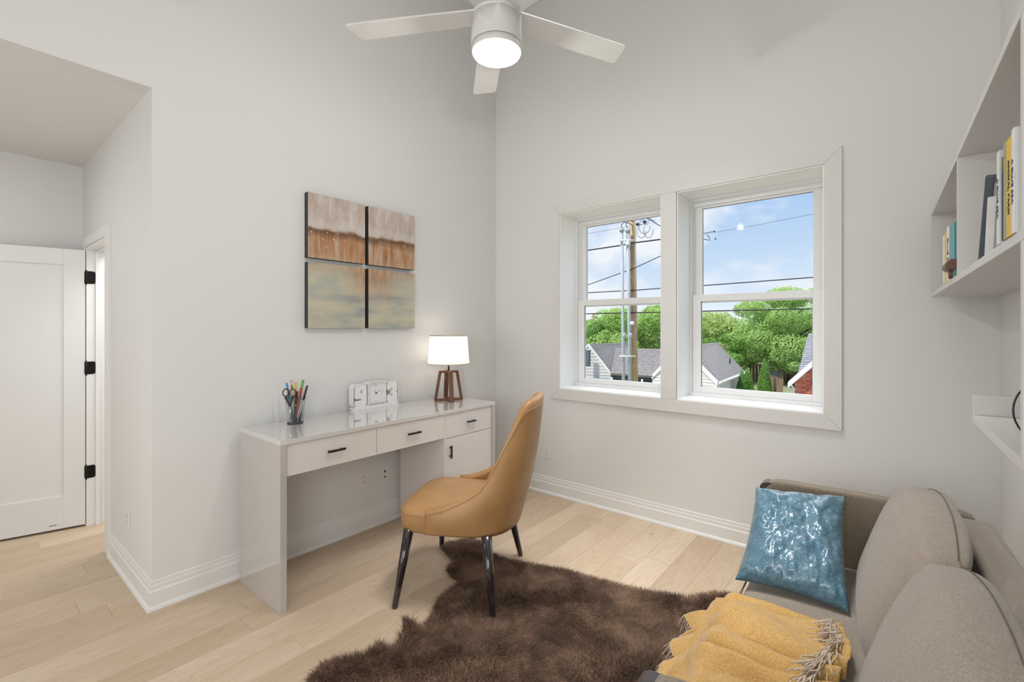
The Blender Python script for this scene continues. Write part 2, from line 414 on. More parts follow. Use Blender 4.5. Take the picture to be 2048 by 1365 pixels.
# window openings (y0, y1) and height
WINS = [(1.330, 2.238), (.318, 1.215)]; WZ0, WZ1 = .941, 2.461
XO = 3.78
struct('wall_front', B((XW, XO, YR-T, .318, 0, ZC), (XW, XO, 2.238, YD+T, 0, ZC), (XW, XO, .318, 2.238, 0, WZ0),
       (XW, XO, .318, 2.238, WZ1, ZC), (XW, XO, 1.215, 1.330, WZ0, WZ1)), M['wall'], 'off-white wall with the double window')
struct('wall_left', B((XA+.0, XW, YD, YD+T, 0, ZC), (XB, XA, YD, YD+T, ZA, ZC)), M['wall'], 'off-white wall behind the desk')
struct('wall_right', B((XB, XW, YR-T, YR, 0, ZC)), M['wall'], 'off-white wall behind the sofa')
struct('wall_back', B((XB-T, XB, YR-T, YA+T, 0, ZC)), M['wall'], 'off-white wall at the rear of the room')
DY0, DY1, DZ = 3.985, 4.625, 2.06
struct('wall_alcove_side', B((XA, XA+T, YD+T, DY0-.0, 0, ZA), (XA, XA+T, DY1, YA, 0, ZA), (XA, XA+T, DY0, DY1, DZ, ZA)), M['wall'], 'alcove side wall holding the door opening')
struct('wall_alcove_back', B((XB, 2.3, YA, YA+T, 0, ZA)), M['wall'], 'shaded wall behind the open door')
struct('wall_hall_end', B((2.18, 2.30, YD+T, YA, 0, ZA)), M['wall'], 'end wall of the space beyond the door')
struct('ceiling', B((XB-T, XO, YR-T, YD+T, ZC, ZC+.1)), M['ceil'], 'high white ceiling')
struct('ceiling_alcove', B((XB, 2.30, YD+T, YA+T, ZA, ZA+.1)), M['ceil'], 'lower flat ceiling over the door alcove')

# floor: one board per object
fl = struct('floor', B((XB, XW, YR, YA, -.05, -.016)), simple('subfloor', (.16, .11, .07, 1), .9), 'pale oak plank floor')
PW = .166; y = 2.384 - PW*18; row = 0
pl_seed = random.Random(11)
fixed = {0: []}
while y < YA:
    x = XB + pl_seed.uniform(-1.3, 0); y0, y1 = max(y, YR), min(y+PW, YA)
    if y1-y0 > .01:
        cuts = []
        if abs(y-2.384) < .01: cuts = [-1.0, .949, 2.55]
        elif abs(y-(2.384+3*PW)) < .01: cuts = [-1.6, .1, 1.43, 3.0]
        else:
            xx = x
            while xx < XW: xx += pl_seed.choice([1.0, 1.25, 1.5, 1.8]) ; cuts.append(xx)
        cuts = [c for c in cuts if XB+.15 < c < XW-.15]
        ed = [XB]+cuts+[XW]
        for a, b in zip(ed[:-1], ed[1:]):
            g = .0004
            cx_, cy_ = (a+b)/2, (y0+y1)/2; hx, hy = (b-a)/2-g, (y1-y0)/2-g
            bm = bmesh.new(); c = .0011
            low = [bm.verts.new(p) for p in ((-hx, -hy, -.0155), (hx, -hy, -.0155), (hx, hy, -.0155), (-hx, hy, -.0155))]
            mid = [bm.verts.new(p) for p in ((-hx, -hy, -c*.6), (hx, -hy, -c*.6), (hx, hy, -c*.6), (-hx, hy, -c*.6))]
            top = [bm.verts.new(p) for p in ((-hx+c, -hy+c, 0), (hx-c, -hy+c, 0), (hx-c, hy-c, 0), (-hx+c, hy-c, 0))]
            bm.faces.new(top)
            for q in range(4):
                r_ = (q+1) % 4
                bm.faces.new((low[q], low[r_], mid[r_], mid[q])); bm.faces.new((mid[q], mid[r_], top[r_], top[q]))
            o = obj('plank', bm, M['plank']); o.location = (cx_, cy_, 0); o.parent = fl
    y += PW; row += 1

# baseboards: profile (distance from wall, height)
PROF = [(0, 0), (.026, 0), (.026, .006), (.022, .016), (.014, .022), (.014, .094), (.010, .099), (.009, .103), (.009, .122), (.006, .127), (.006, .144), (.003, .149), (0, .149)]
def base(name, p0, p1, nrm, label=''):
    """run along p0->p1, nrm = direction into the room"""
    bm = bmesh.new(); A = []; Bv = []
    for d, z in PROF:
        A.append(bm.verts.new((p0[0]+nrm[0]*d + (p0[2] if len(p0) > 2 else 0)*d, p0[1]+nrm[1]*d + (p0[3] if len(p0) > 3 else 0)*d, z)))
        Bv.append(bm.verts.new((p1[0]+nrm[0]*d + (p1[2] if len(p1) > 2 else 0)*d, p1[1]+nrm[1]*d + (p1[3] if len(p1) > 3 else 0)*d, z)))
    n = len(PROF); bm.faces.new(A); bm.faces.new(Bv[::-1])
    for i in range(n): bm.faces.new((A[i], Bv[i], Bv[(i+1) % n], A[(i+1) % n]))
    struct(name, bm, M['trim'], label)
base('baseboard_left', (XA, YD, -1, 0), (XW, YD, -1, 0), (0, -1), 'white moulded baseboard under the desk')
base('baseboard_front', (XW, YR, 0, 1), (XW, YD, 0, -1), (-1, 0), 'white moulded baseboard below the window')
base('baseboard_right', (XB, YR), (XW, YR, -1, 0), (0, 1), 'white baseboard behind the sofa')
base('baseboard_alcove_side', (XA, YD, 0, -1), (XA, 3.885), (-1, 0), 'white baseboard running back to the door casing')
base('baseboard_alcove_back', (XB, YA), (XA, YA), (0, -1), 'white baseboard behind the open door')
base('baseboard_hall', (2.18, YD+T), (2.18, YA), (-1, 0), 'white baseboard beyond the door opening')

# window casing with mitred corners
def casing():
    r = thing('trim_window_casing', (XW, 1.277, .9), 'flat white casing round the double window', kind='structure')
    o_ = (.228, 2.326, .850, 2.552); i_ = (.318, 2.238, WZ0, WZ1); x0, x1 = XW-.019, XW
    def q(name, pts):
        bm = bmesh.new(); prism(bm, pts, x0, x1, 'x'); obj(name, bm, M['casing'], r, bevel=.0015)
    g = .0006
    q('casing_board', [(o_[0], o_[3]), (o_[1], o_[3]), (i_[1]-g, i_[3]), (i_[0]+g, i_[3])])
    q('casing_board', [(o_[0], o_[2]), (i_[0]+g, i_[2]), (i_[1]-g, i_[2]), (o_[1], o_[2])])
    q('casing_board', [(o_[0], o_[2]+g), (o_[0], o_[3]-g), (i_[0], i_[3]-g), (i_[0], i_[2]+g)])
    q('casing_board', [(o_[1], o_[2]+g), (i_[1], i_[2]+g), (i_[1], i_[3]-g), (o_[1], o_[3]-g)])
    q('mullion_casing', [(1.217, i_[2]+g), (1.328, i_[2]+g), (1.328, i_[3]-g), (1.217, i_[3]-g)])
casing()

def window(n, y0, y1, label):
    r = thing('window_%d' % n, (3.66, (y0+y1)/2, WZ0), label, kind='structure')
    j = .008; a = XW-.012
    # jamb lining (reveal), a small step in from the casing
    obj('jamb_lining', B((a+.006, 3.655, y0, y0+j, WZ0, WZ1), (a+.006, 3.655, y1-j, y1, WZ0, WZ1), (a+.006, 3.655, y0+j, y1-j, WZ1-j, WZ1), (a+.006, 3.655, y0+j, y1-j, WZ0, WZ0+j)), M['jamb'], r, bevel=.001)
    Y0, Y1, Z0, Z1 = y0+j, y1-j, WZ0+j, WZ1-j
    fw = .014
    obj('window_frame', B((3.645, 3.76, Y0, Y0+fw, Z0, Z1), (3.645, 3.76, Y1-fw, Y1, Z0, Z1), (3.645, 3.76, Y0+fw, Y1-fw, Z1-fw-.006, Z1), (3.645, 3.76, Y0+fw, Y1-fw, Z0, Z0+.022),
        (3.695, 3.703, Y0+fw, Y0+fw+.012, 1.72, Z1-fw), (3.695, 3.703, Y1-fw-.012, Y1-fw, 1.72, Z1-fw), (3.688, 3.70, Y0+fw, Y1-fw, Z1-.05, Z1-fw)), M['vinyl'], r, bevel=.0015)
    # lower sash (room side)
    a0, a1 = Y0+fw+.001, Y1-fw-.001; gl0, gl1 = y0+.090, y1-.086
    s = obj('lower_sash', B((3.665, 3.698, a0, gl0, Z0+.022, 1.720), (3.665, 3.698, gl1, a1, Z0+.022, 1.720), (3.665, 3.698, gl0, gl1, 1.669, 1.720), (3.665, 3.698, gl0, gl1, Z0+.022, 1.016)), M['vinyl'], r, bevel=.002)
    obj('pane', B((3.680, 3.684, gl0, gl1, 1.016, 1.669)), M['glass'], s)
    obj('sash_gasket', B((3.679, 3.681, gl1-.004, gl1, 1.016, 1.669), (3.679, 3.681, gl0, gl0+.003, 1.016, 1.669)), M['slot'], s)
    # upper sash (outside)
    s = obj('upper_sash', B((3.705, 3.737, a0, gl0, 1.66, Z1-fw), (3.705, 3.737, gl1, a1, 1.66, Z1-fw), (3.705, 3.737, gl0, gl1, 2.386, Z1-fw), (3.705, 3.737, gl0, gl1, 1.66, 1.705)), M['vinyl'], r, bevel=.002)
    obj('pane', B((3.718, 3.722, gl0, gl1, 1.705, 2.386)), M['glass'], s)
    obj('sash_gasket', B((3.716, 3.718, gl1-.003, gl1, 1.705, 2.386), (3.716, 3.718, gl0, gl1, 2.383, 2.386)), M['slot'], s)
window(1, *WINS[0], 'left white double-hung window, utility pole behind it')
window(2, *WINS[1], 'right white double-hung window, trees behind it')

# door opening trim, jambs and open door leaf
def door_trim():
    r = thing('trim_door_casing', (XA, DY0, 0), 'flat white casing and jamb of the door opening', kind='structure')
    x0, x1 = XA-.02, XA
    obj('casing_leg', B((x0, x1, 3.885, DY0-.008, 0, 2.135)), M['trim'], r, bevel=.0015)
    obj('casing_leg', B((x0, x1, DY1+.014, DY1+.10, 0, 2.135)), M['trim'], r, bevel=.0015)
    obj('casing_head', B((x0, x1, DY0-.006, DY1+.012, DZ+.006, 2.135)), M['trim'], r, bevel=.0015)
    obj('jamb', B((x0+.004, XA+T+.01, DY1-.018, DY1+.012, 0, DZ), (x0+.004, XA+T+.01, DY0-.006, DY0+.012, 0, DZ), (x0+.004, XA+T+.01, DY0+.012, DY1-.018, DZ-.018, DZ+.004),
        (XA+.035, XA+.06, DY1-.03, DY1-.018, 0, DZ-.018), (XA+.035, XA+.06, DY0+.012, DY1-.03, DZ-.03, DZ-.018)), M['trim'], r, bevel=.001)
door_trim()
def door_leaf():
    r = thing('door_1', (XA-.022, DY1-.012, 0), 'open white shaker door with black hinges', kind='structure', rotz=math.atan2(.104, -.417)-PI, local=True)
    Wd, t = .80, .035; z0, z1 = .016, 2.040
    st = .115
    obj('door_frame', B((-Wd, -Wd+st, 0, t, z0, z1), (-st, .001, 0, t, z0, z1), (-Wd+st, -st, 0, t, z1-.115, z1), (-Wd+st, -st, 0, t, z0, z0+.235)), M['door'], r, bevel=.001)
    obj('door_panel', B((-Wd+st, -st, .010, t-.010, z0+.235, z1-.115)), M['door'], r)
    for z in (1.84, 1.17, .40):
        bm = bmesh.new(); tube(bm, [(.006, -.004, z-.055), (.006, -.004, z+.055)], .005, 10)
        bx(bm, -.004, .002, -.001, .03, z-.045, z+.045)
        hgr = obj('hinge', bm, M['black_metal'], r)
    obj('scuff', B((-.19, -.15, -.0006, 0, .045, .050)), M['slot'], r)
    return r
door_leaf()
def hinge_leaves():
    for k, z in enumerate((1.84, 1.17, .40)):
        bm = bmesh.new()
        c = .014; x0, x1 = XA-.012, XA+.034; z0, z1 = z-.047, z+.047
        arc = lambda cx_, cz_, a0: [(cx_+c*math.cos(math.radians(a0+q*22.5)), cz_+c*math.sin(math.radians(a0+q*22.5))) for q in range(5)]
        prism(bm, [(x0, z0)]+arc(x1-c, z0+c, 270)+arc(x1-c, z1-c, 0)+[(x0, z1)], DY1-.0205, DY1-.0175, 'y')
        bm2 = obj('jamb_hinge_leaf', bm, M['black_metal'], bpy.data.objects['trim_door_casing'])
        bm2.name = 'hinge_leaf' if k == 0 else 'hinge_leaf.%03d' % k
hinge_leaves()

# outlets
def outlet(name, loc, rotz, label, kind='power'):
    r = thing(name, loc, label, 'outlet', rotz=rotz, local=True)     # local: plate in x-z plane facing -y
    obj('cover_plate', B((-.038, .038, -.006, 0, -.060, .060)), M['plastic'], r, bevel=.003)
    if kind == 'power':
        for s in (-1, 1):
            bm = bmesh.new(); lathe(bm, [(.0165, 0), (.0165, .003)], 20); bm.transform(Matrix.Translation((0, -.006, s*.021)) @ Matrix.Rotation(PI/2, 4, 'X'))
            f = obj('receptacle', bm, M['plastic'], r)
            obj('slot', B((-.0085, -.0055, -.0096, -.0088, s*.021, s*.021+.009), (.0055, .0085, -.0096, -.0088, s*.021, s*.021+.008), (-.002, .002, -.0096, -.0088, s*.021-.010, s*.021-.006)), M['slot'], f)
    else:
        for s in (-1, 1):
            bm = bmesh.new(); tube(bm, [(0, -.006, s*.02), (0, -.013, s*.02)], .0062, 12); obj('jack', bm, M['slot'], r)
        obj('slot', B((-.006, .006, -.008, -.006, .024, .030)), M['slot'], r)
    for zz in (-.052, .052):
        bm = bmesh.new(); tube(bm, [(0, -.006, zz), (0, -.0075, zz)], .003, 8); obj('screw', bm, M['plastic'], r)
outlet('wall_outlet', (1.940, YD, .360), 0, 'white duplex power outlet under the desk, left of the pair')
outlet('wall_outlet', (2.115, YD, .360), 0, 'white plate with two dark jacks under the desk, right of the pair', 'jack')
outlet('wall_outlet', (XW, 2.374, .362), -PI/2, 'white duplex outlet low on the window wall behind the chair')
outlet('wall_outlet', (XA, 3.456, .350), PI/2+PI, 'white duplex outlet on the alcove side wall beside the door')

# ------------------------------------------------------------------ desk
def desk():
    x0, x1, y0, y1, zt = 1.087, 2.748, 2.412, 2.935, .887
    r = thing('writing_desk', (1.9, 2.67, 0), 'long glossy white waterfall desk with three drawers and a cupboard', 'desk')
    p = .036
    yb = 2.92
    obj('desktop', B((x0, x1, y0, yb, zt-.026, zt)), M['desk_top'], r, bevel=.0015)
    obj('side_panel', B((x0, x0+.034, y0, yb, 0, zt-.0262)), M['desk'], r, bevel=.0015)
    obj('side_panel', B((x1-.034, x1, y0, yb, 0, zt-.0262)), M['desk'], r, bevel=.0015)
    # carcass of the drawers, cupboard
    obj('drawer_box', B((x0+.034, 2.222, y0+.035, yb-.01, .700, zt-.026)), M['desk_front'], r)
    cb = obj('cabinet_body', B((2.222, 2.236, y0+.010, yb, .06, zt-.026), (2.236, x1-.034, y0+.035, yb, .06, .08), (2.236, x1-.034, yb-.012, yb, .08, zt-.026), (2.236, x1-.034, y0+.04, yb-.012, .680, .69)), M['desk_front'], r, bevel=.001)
    yf = y0+.010
    dr = [('drawer_front', x0+.036, 1.666, .694, .858, 'left'), ('drawer_front', 1.6695, 2.2195, .694, .858, 'mid'), ('drawer_front', 2.2375, x1-.037, .688, .858, 'right')]
    for nme, a, b, c, d, w_ in dr:
        f = obj('drawer', B((a, b, yf, yf+.02, c, d)), M['desk_front'], r, bevel=.001)
        xm = (a+b)/2; L_ = .105 if w_ != 'right' else .085; zz = (c+d)/2+.004
        bm = B((xm-L_/2, xm+L_/2, yf-.026, yf-.016, zz-.006, zz+.006), (xm-L_/2+.008, xm-L_/2+.018, yf-.017, yf, zz-.004, zz+.004), (xm+L_/2-.018, xm+L_/2-.008, yf-.017, yf, zz-.004, zz+.004))
        obj('handle', bm, M['handle'], f, bevel=.0015)
    f = obj('cupboard_door', B((2.2375, x1-.037, yf, yf+.02, .07, .684)), M['desk_front'], r, bevel=.001)
    bm = B((2.262, 2.274, yf-.026, yf-.016, .545, .635), (2.264, 2.272, yf-.017, yf, .556, .564), (2.264, 2.272, yf-.017, yf, .616, .624))
    obj('handle', bm, M['handle'], f, bevel=.0015)
    obj('plinth', B((2.24, x1-.036, y0+.06, yb-.03, 0, .06)), M['desk_front'], r)
desk()
ZT = .887

# ------------------------------------------------------------------ table lamp
def lamp():
    cx, cy = 2.56, 2.745
    r = thing('table_lamp', (cx, cy, ZT), 'lit table lamp with drum shade and crossed walnut legs on the desk', 'lamp')
    hz = .24
    for ang in (math.atan2(.50, -.86), math.atan2(.86, .50)):
        u = Vector((math.cos(ang), math.sin(ang), 0)); n_ = Vector((-u.y, u.x, 0))
        bm = bmesh.new()
        def bar(a, b, wdt):
            # a,b = (along, height) centreline of a bar in the frame plane
            A = Vector((cx, cy, ZT))+u*a[0]+Vector((0, 0, a[1])); Bp = Vector((cx, cy, ZT))+u*b[0]+Vector((0, 0, b[1]))
            d = (Bp-A).normalized(); s = d.cross(n_).normalized()
            vs = [bm.verts.new(P+s*i*wdt/2+n_*k*.017) for P in (A, Bp) for i in (-1, 1) for k in (-1, 1)]
            for f in ((0, 1, 3, 2), (4, 6, 7, 5), (0, 4, 5, 1), (2, 3, 7, 6), (0, 2, 6, 4), (1, 5, 7, 3)): bm.faces.new([vs[i] for i in f])
        bar((-.106, .008), (-.068, hz-.006), .018); bar((.106, .008), (.068, hz-.006), .018)
        bar((-.112, .009), (.112, .009), .018); bar((-.074, hz-.009), (.074, hz-.009), .016)
        obj('leg_frame', bm, M['walnut'], r, bevel=.001)
    bm = bmesh.new(); tube(bm, [(cx, cy, ZT+.232), (cx, cy, ZT+.36)], .0065, 10); obj('stem', bm, M['handle'], r)
    # drum shade, open top and bottom
    t = NT('lampshade_linen'); v = t.coords((1, 1, 1))
    wv = t.noise(t.n('ShaderNodeMapping', {0: v, 'Scale': (120, 120, 900)}).outputs[0], 1, 2)
    c = t.ramp(wv, [(.3, (.9, .87, .83, 1)), (.7, (.93, .91, .88, 1))]); t.set('Base Color', c); t.set('Roughness', .9)
    tl = t.n('ShaderNodeBsdfTranslucent', {'Color': c}); mxs = t.n('ShaderNodeMixShader', {0: .55, 1: t.b.outputs[0], 2: tl.outputs[0]})
    t.set('Emission Color', (1, .92, .84, 1)); t.set('Emission Strength', .95)
    t.t.links.new(mxs.outputs[0], t.t.nodes['Material Output'].inputs[0])
    bm = bmesh.new(); lathe(bm, [(.166, 1.180), (.1485, 1.408)], 64, (cx, cy, 0), cap=False)
    sh = obj('lamp_shade', bm, t.m, r, solid=.0025)
    bm = bmesh.new(); lathe(bm, [(.1675, 1.178), (.1672, 1.186)], 64, (cx, cy, 0), cap=False); trm = simple('shade_trim', srgb(205, 196, 182), .8); obj('shade_rim', bm, trm, sh, solid=.004)
    bm = bmesh.new(); lathe(bm, [(.1498, 1.401), (.149, 1.411)], 64, (cx, cy, 0), cap=False); obj('shade_rim', bm, trm, sh, solid=.004)
    bm = bmesh.new(); lathe(bm, [(.001, 1.345), (.03, 1.335), (.037, 1.31), (.03, 1.28), (.016, 1.255), (.013, 1.235)], 20, (cx, cy, 0))
    obj('bulb', bm, simple('lit_bulb', (1, .9, .78, 1), .4, emis=(1, .84, .64, 1), es=6), r)
    l = light('lamp_bulb_light', 'POINT', (cx, cy, 1.30), .6, (1, .86, .70), .045)
    l.parent = r; l.location = (0, 0, 1.30-ZT)
lamp()

# ------------------------------------------------------------------ clock
def clock():
    r = thing('desk_clock', (1.99, 2.91, ZT), 'white block clock with giant 9 and 3 beside a square dial', 'clock')
    yf, yb = 2.895, 2.945
    x0, x1, z0, z1 = 1.800, 2.190, .908, 1.068
    def rr(x0, x1, z0, z1, c, k=5):
        pts = []
        for (cx, cz, a0) in ((x1-c, z1-c, 0), (x0+c, z1-c, 90), (x0+c, z0+c, 180), (x1-c, z0+c, 270)):
            for i in range(k+1):
                a = math.radians(a0+90*i/k); pts.append((cx+c*math.cos(a), cz+c*math.sin(a)))
        return pts
    # outer ring
    bm = bmesh.new(); o = rr(x0, x1, z0, z1, .026); n_ = rr(x0+.006, x1-.006, z0+.006, z1-.006, .021)
    for y in (yf, yb):
        pass
    O = [[bm.verts.new((u, y, v)) for u, v in o] for y in (yf, yb)]; I = [[bm.verts.new((u, y, v)) for u, v in n_] for y in (yf, yb)]
    k = len(o)
    for i in range(k):
        j = (i+1) % k
        bm.faces.new((O[0][i], O[0][j], I[0][j], I[0][i])); bm.faces.new((O[1][i], I[1][i], I[1][j], O[1][j]))
        bm.faces.new((O[0][i], O[1][i], O[1][j], O[0][j])); bm.faces.new((I[0][i], I[0][j], I[1][j], I[1][i]))
    fr = obj('clock_frame', bm, M['clock'], r)
    # square dial body
    obj('dial_case', B((1.922, 1.928, yf-.004, yb, z0+.002, 1.079), (2.066, 2.072, yf-.004, yb, z0+.002, 1.079), (1.928, 2.066, yf-.004, yb, 1.071, 1.079), (1.928, 2.066, yf-.004, yb, z0+.002, .914), (1.928, 2.066, yf+.012, yb, .914, 1.071)), M['clock'], r, bevel=.001)
    dcx, dcz = 1.995, .993
    grey = simple('dial_grey_print', (.42, .41, .40, 1), .6)
    for k in (0, 3, 6, 9):
        a = k*PI/6; big = True; rr_ = .056; bm = bmesh.new()
        px, pz = dcx+rr_*math.sin(a)*1.0, dcz+rr_*math.cos(a)*1.05
        s = .005 if big else .0016
        if big: bx(bm, px-(s if k in (0, 6) else .002), px+(s if k in (0, 6) else .002), yf+.0112, yf+.012, pz-(.0025 if k in (0, 6) else .009), pz+(.0025 if k in (0, 6) else .009)); obj('dial_mark', bm, grey, r)
    obj('dial_mark', B((dcx-.016, dcx+.012, yf+.0112, yf+.012, dcz+.046, dcz+.048)), grey, r)
    def hand(a, L_, w_, y):
        bm = bmesh.new(); d = Vector((math.sin(a), 0, math.cos(a))); s = Vector((d.z, 0, -d.x)); c = Vector((dcx, y, dcz))
        vs = [c-d*.010-s*w_, c-d*.010+s*w_, c+d*L_+s*w_*.4, c+d*L_-s*w_*.4]
        f0 = [bm.verts.new(v) for v in vs]; f1 = [bm.verts.new(v+Vector((0, -.0008, 0))) for v in vs]
        bm.faces.new(f0); bm.faces.new(f1)
        for i in range(4): bm.faces.new((f0[i], f0[(i+1) % 4], f1[(i+1) % 4], f1[i]))
        obj('hand', bm, M['black'], r)
    hand(math.radians(-42), .026, .0016, yf+.010); hand(math.radians(66), .056, .0011, yf+.008)
    bm = bmesh.new(); tube(bm, [(dcx, yf+.011, dcz), (dcx, yf+.006, dcz)], .0045, 12); obj('hand_cap', bm, M['black'], r)
    # digits
    def digit(kind, a, b):
        c, d = z0+.006, z1-.006; W, Hh = b-a, d-c
        bm = bmesh.new(); y0_, y1_ = yf+.002, yb-.006
        X = lambda u: a+W*u
        Z = lambda v: c+Hh*v
        def rc(u0, u1, v0, v1, e=.0004): bx(bm, X(u0), X(u1), y0_, y1_, Z(v0)+e*0, Z(v1))
        ch = .12
        def capt(v0, v1, top):   # block with chamfered outer corners
            if top: pts = [(.1, v0), (.9, v0), (.9, v1-.05), (.80, v1), (.22, v1), (.1, v1-.06)]
            else: pts = [(.1, v1), (.1, v0+.06), (.22, v0), (.80, v0), (.9, v0+.05), (.9, v1)]
            prism(bm, [(X(u), Z(v)) for u, v in pts], y0_, y1_, 'y')
        if kind == 9:
            capt(0, .27, False); rc(.55, .9, .27, .35); prism(bm, [(X(u), Z(v)) for u, v in ((.2, .35), (.9, .35), (.9, .60), (.1, .60), (.1, .42))], y0_, y1_, 'y')
            rc(.1, .50, .60, .78); rc(.60, .9, .60, .78); capt(.78, 1, True)
        else:
            capt(0, .30, False); rc(.1, .42, .30, .38); rc(.52, .9, .30, .38); prism(bm, [(X(u), Z(v)) for u, v in ((.42, .38), (.9, .38), (.9, .45), (.80, .50), (.9, .55), (.9, .62), (.42, .62))], y0_, y1_, 'y')
            rc(.1, .42, .62, .70); rc(.52, .9, .62, .70); capt(.70, 1, True)
        obj('digit', bm, M['clock'], r)
    digit(9, x0+.004, 1.922); digit(3, 2.072, x1-.004)
    bm = bmesh.new(); yq0, yq1 = yf-.006, yb+.004
    prism(bm, [(1.806, ZT), (2.184, ZT), (2.184, ZT+.012), (2.176, ZT+.020), (2.180, z0+.001), (1.810, z0+.001), (1.816, ZT+.020), (1.806, ZT+.012)], yq0, yq1, 'y')
    obj('clock_base', bm, M['clock'], r, bevel=.0012)
clock()

# ------------------------------------------------------------------ pencil cup and its pens
CUP = Vector((1.352, 2.800, ZT))
def cup():
    r = thing('pencil_cup', tuple(CUP), 'grey wire-mesh pencil cup at the left end of the desk', 'cup')
    rb, rt, h = .044, .058, .152
    bm = bmesh.new(); n = 40
    R = lambda z: rb+(rt-rb)*z/h
    def strip(pts, wd):
        vs = []
        for p in pts:
            vs.append(p)
        for a, b in zip(pts[:-1], pts[1:]):
            a = Vector(a); b = Vector(b); d = (b-a).normalized(); rad = Vector((a.x, a.y, 0)).normalized(); s = d.cross(rad)*wd
            bm.faces.new([bm.verts.new(q+CUP) for q in (a-s, a+s, b+s, b-s)])
    for k in range(n):
        for sg in (1, -1):
            pts = []
            for i in range(9):
                z = h*i/8; a = 2*PI*k/n+sg*i*.16
                pts.append((R(z)*math.cos(a), R(z)*math.sin(a), z))
            strip(pts, .00042)
    m = obj('mesh_wall', bm, simple('grey_wire', (.20, .20, .205, 1), .45, .6, 40, .1), r); m['kind'] = 'stuff'
    bm = bmesh.new(); tube(bm, [CUP+Vector((rt*math.cos(2*PI*k/32), rt*math.sin(2*PI*k/32), h)) for k in range(33)], .0024, 8, False)
    obj('rim', bm, simple('cup_rim_metal', (.12, .12, .125, 1), .4, .7), r)
    bm = bmesh.new(); lathe(bm, [(rb+.001, 0), (rb+.002, .006), (rb-.002, .006), (.001, .004)], 32, tuple(CUP)); obj('base', bm, simple('cup_base_metal', (.06, .06, .062, 1), .4, .6), r)
cup()
def pen(name, label, bot, top, r_, mats, tip=True):
    """bot/top offsets from the cup centre; mats = [(start fraction, end fraction, material, part name)]"""
    b, t_ = CUP+Vector(bot), CUP+Vector(top); d = t_-b
    r = thing(name, tuple(b), label, 'pen' if name != 'pencil' else 'pencil')
    for i, (s, e_, m, pn) in enumerate(mats):
        bm = bmesh.new(); tube(bm, [b+d*s, b+d*e_], r_*(1 if i % 2 == 0 else 1.06), 10); obj(pn, bm, m, r)
    if tip:
        bm = bmesh.new(); tube(bm, [b-d.normalized()*.0, b+d*.02], [r_*.3, r_], 8); obj('tip', bm, mats[0][2], r)
SC_ = lambda n, c, ro=.4: simple(n, srgb(*c), ro, nscale=30, var=.04)
mb = SC_('blue_marker_plastic', (70, 150, 196)); mt = SC_('teal_barrel', (70, 148, 166)); my = SC_('yellow_marker', (222, 186, 92)); mg = SC_('green_marker', (104, 160, 74)); mg2 = SC_('dark_green_barrel', (70, 120, 56))
mr = SC_('red_pencil', (176, 74, 70)); mr2 = SC_('red_cap', (214, 70, 58)); mk = SC_('black_pen', (34, 32, 36)); mw = SC_('clear_plastic_white', (206, 208, 208)); ms = simple('silver_clip', (.6, .6, .62, 1), .25, 1)
# screen-right direction on the desk is about (.63,-.77); small offsets along it
RX, RY = .6324, -.7746
def o_(s, z, dpt=0): return (RX*s+FX*dpt, RY*s+FY*dpt, z)
pen('marker', 'blue marker pen leaning left in the pencil cup', o_(-.004, .010, -.012), o_(-.051, .245, -.005), .0065, [(0, .62, mt, 'barrel'), (.62, 1, mb, 'cap')])
pen('marker', 'clear white marker at the back left of the pencil cup', o_(-.012, .010, .02), o_(-.038, .258, .03), .006, [(0, .8, mw, 'barrel'), (.8, 1, ms, 'cap')])
pen('marker', 'yellow marker standing behind the scissors', o_(-.008, .010, .008), o_(-.008, .245, .02), .0072, [(0, .6, my, 'barrel'), (.6, 1, my, 'cap')])
pen('marker', 'tall green marker standing upright in the pencil cup', o_(-.004, .010, .0), o_(.043, .262, .012), .0072, [(0, .55, mg2, 'barrel'), (.55, 1, mg, 'cap')])
pen('pencil', 'red pencil with bright red top in the pencil cup', o_(.002, .008, -.018), o_(.040, .215, -.012), .0062, [(0, .84, mr, 'barrel'), (.84, 1, mr2, 'cap')])
pen('ballpoint_pen', 'black ballpoint pen leaning furthest right in the pencil cup', o_(.010, .010, .01), o_(.073, .228, .0), .0055, [(0, .6, mw, 'barrel'), (.6, 1, mk, 'grip')])
pen('ballpoint_pen', 'thick black pen with silver band in the middle of the pencil cup', o_(.004, .008, -.024), o_(.018, .196, -.02), .0075, [(0, .55, mk, 'barrel'), (.55, .57, ms, 'band'), (.57, 1, mk, 'cap')])
pen('ballpoint_pen', 'silver clip pen between yellow and green markers', o_(.002, .010, .01), o_(.012, .225, .01), .0035, [(0, .8, ms, 'barrel'), (.8, 1, mw, 'button')])
pen('ballpoint_pen', 'slim silver pen behind the red pencil', o_(.022, .010, .012), o_(.052, .222, .015), .0045, [(0, .35, mk, 'grip'), (.35, 1, mw, 'barrel')])
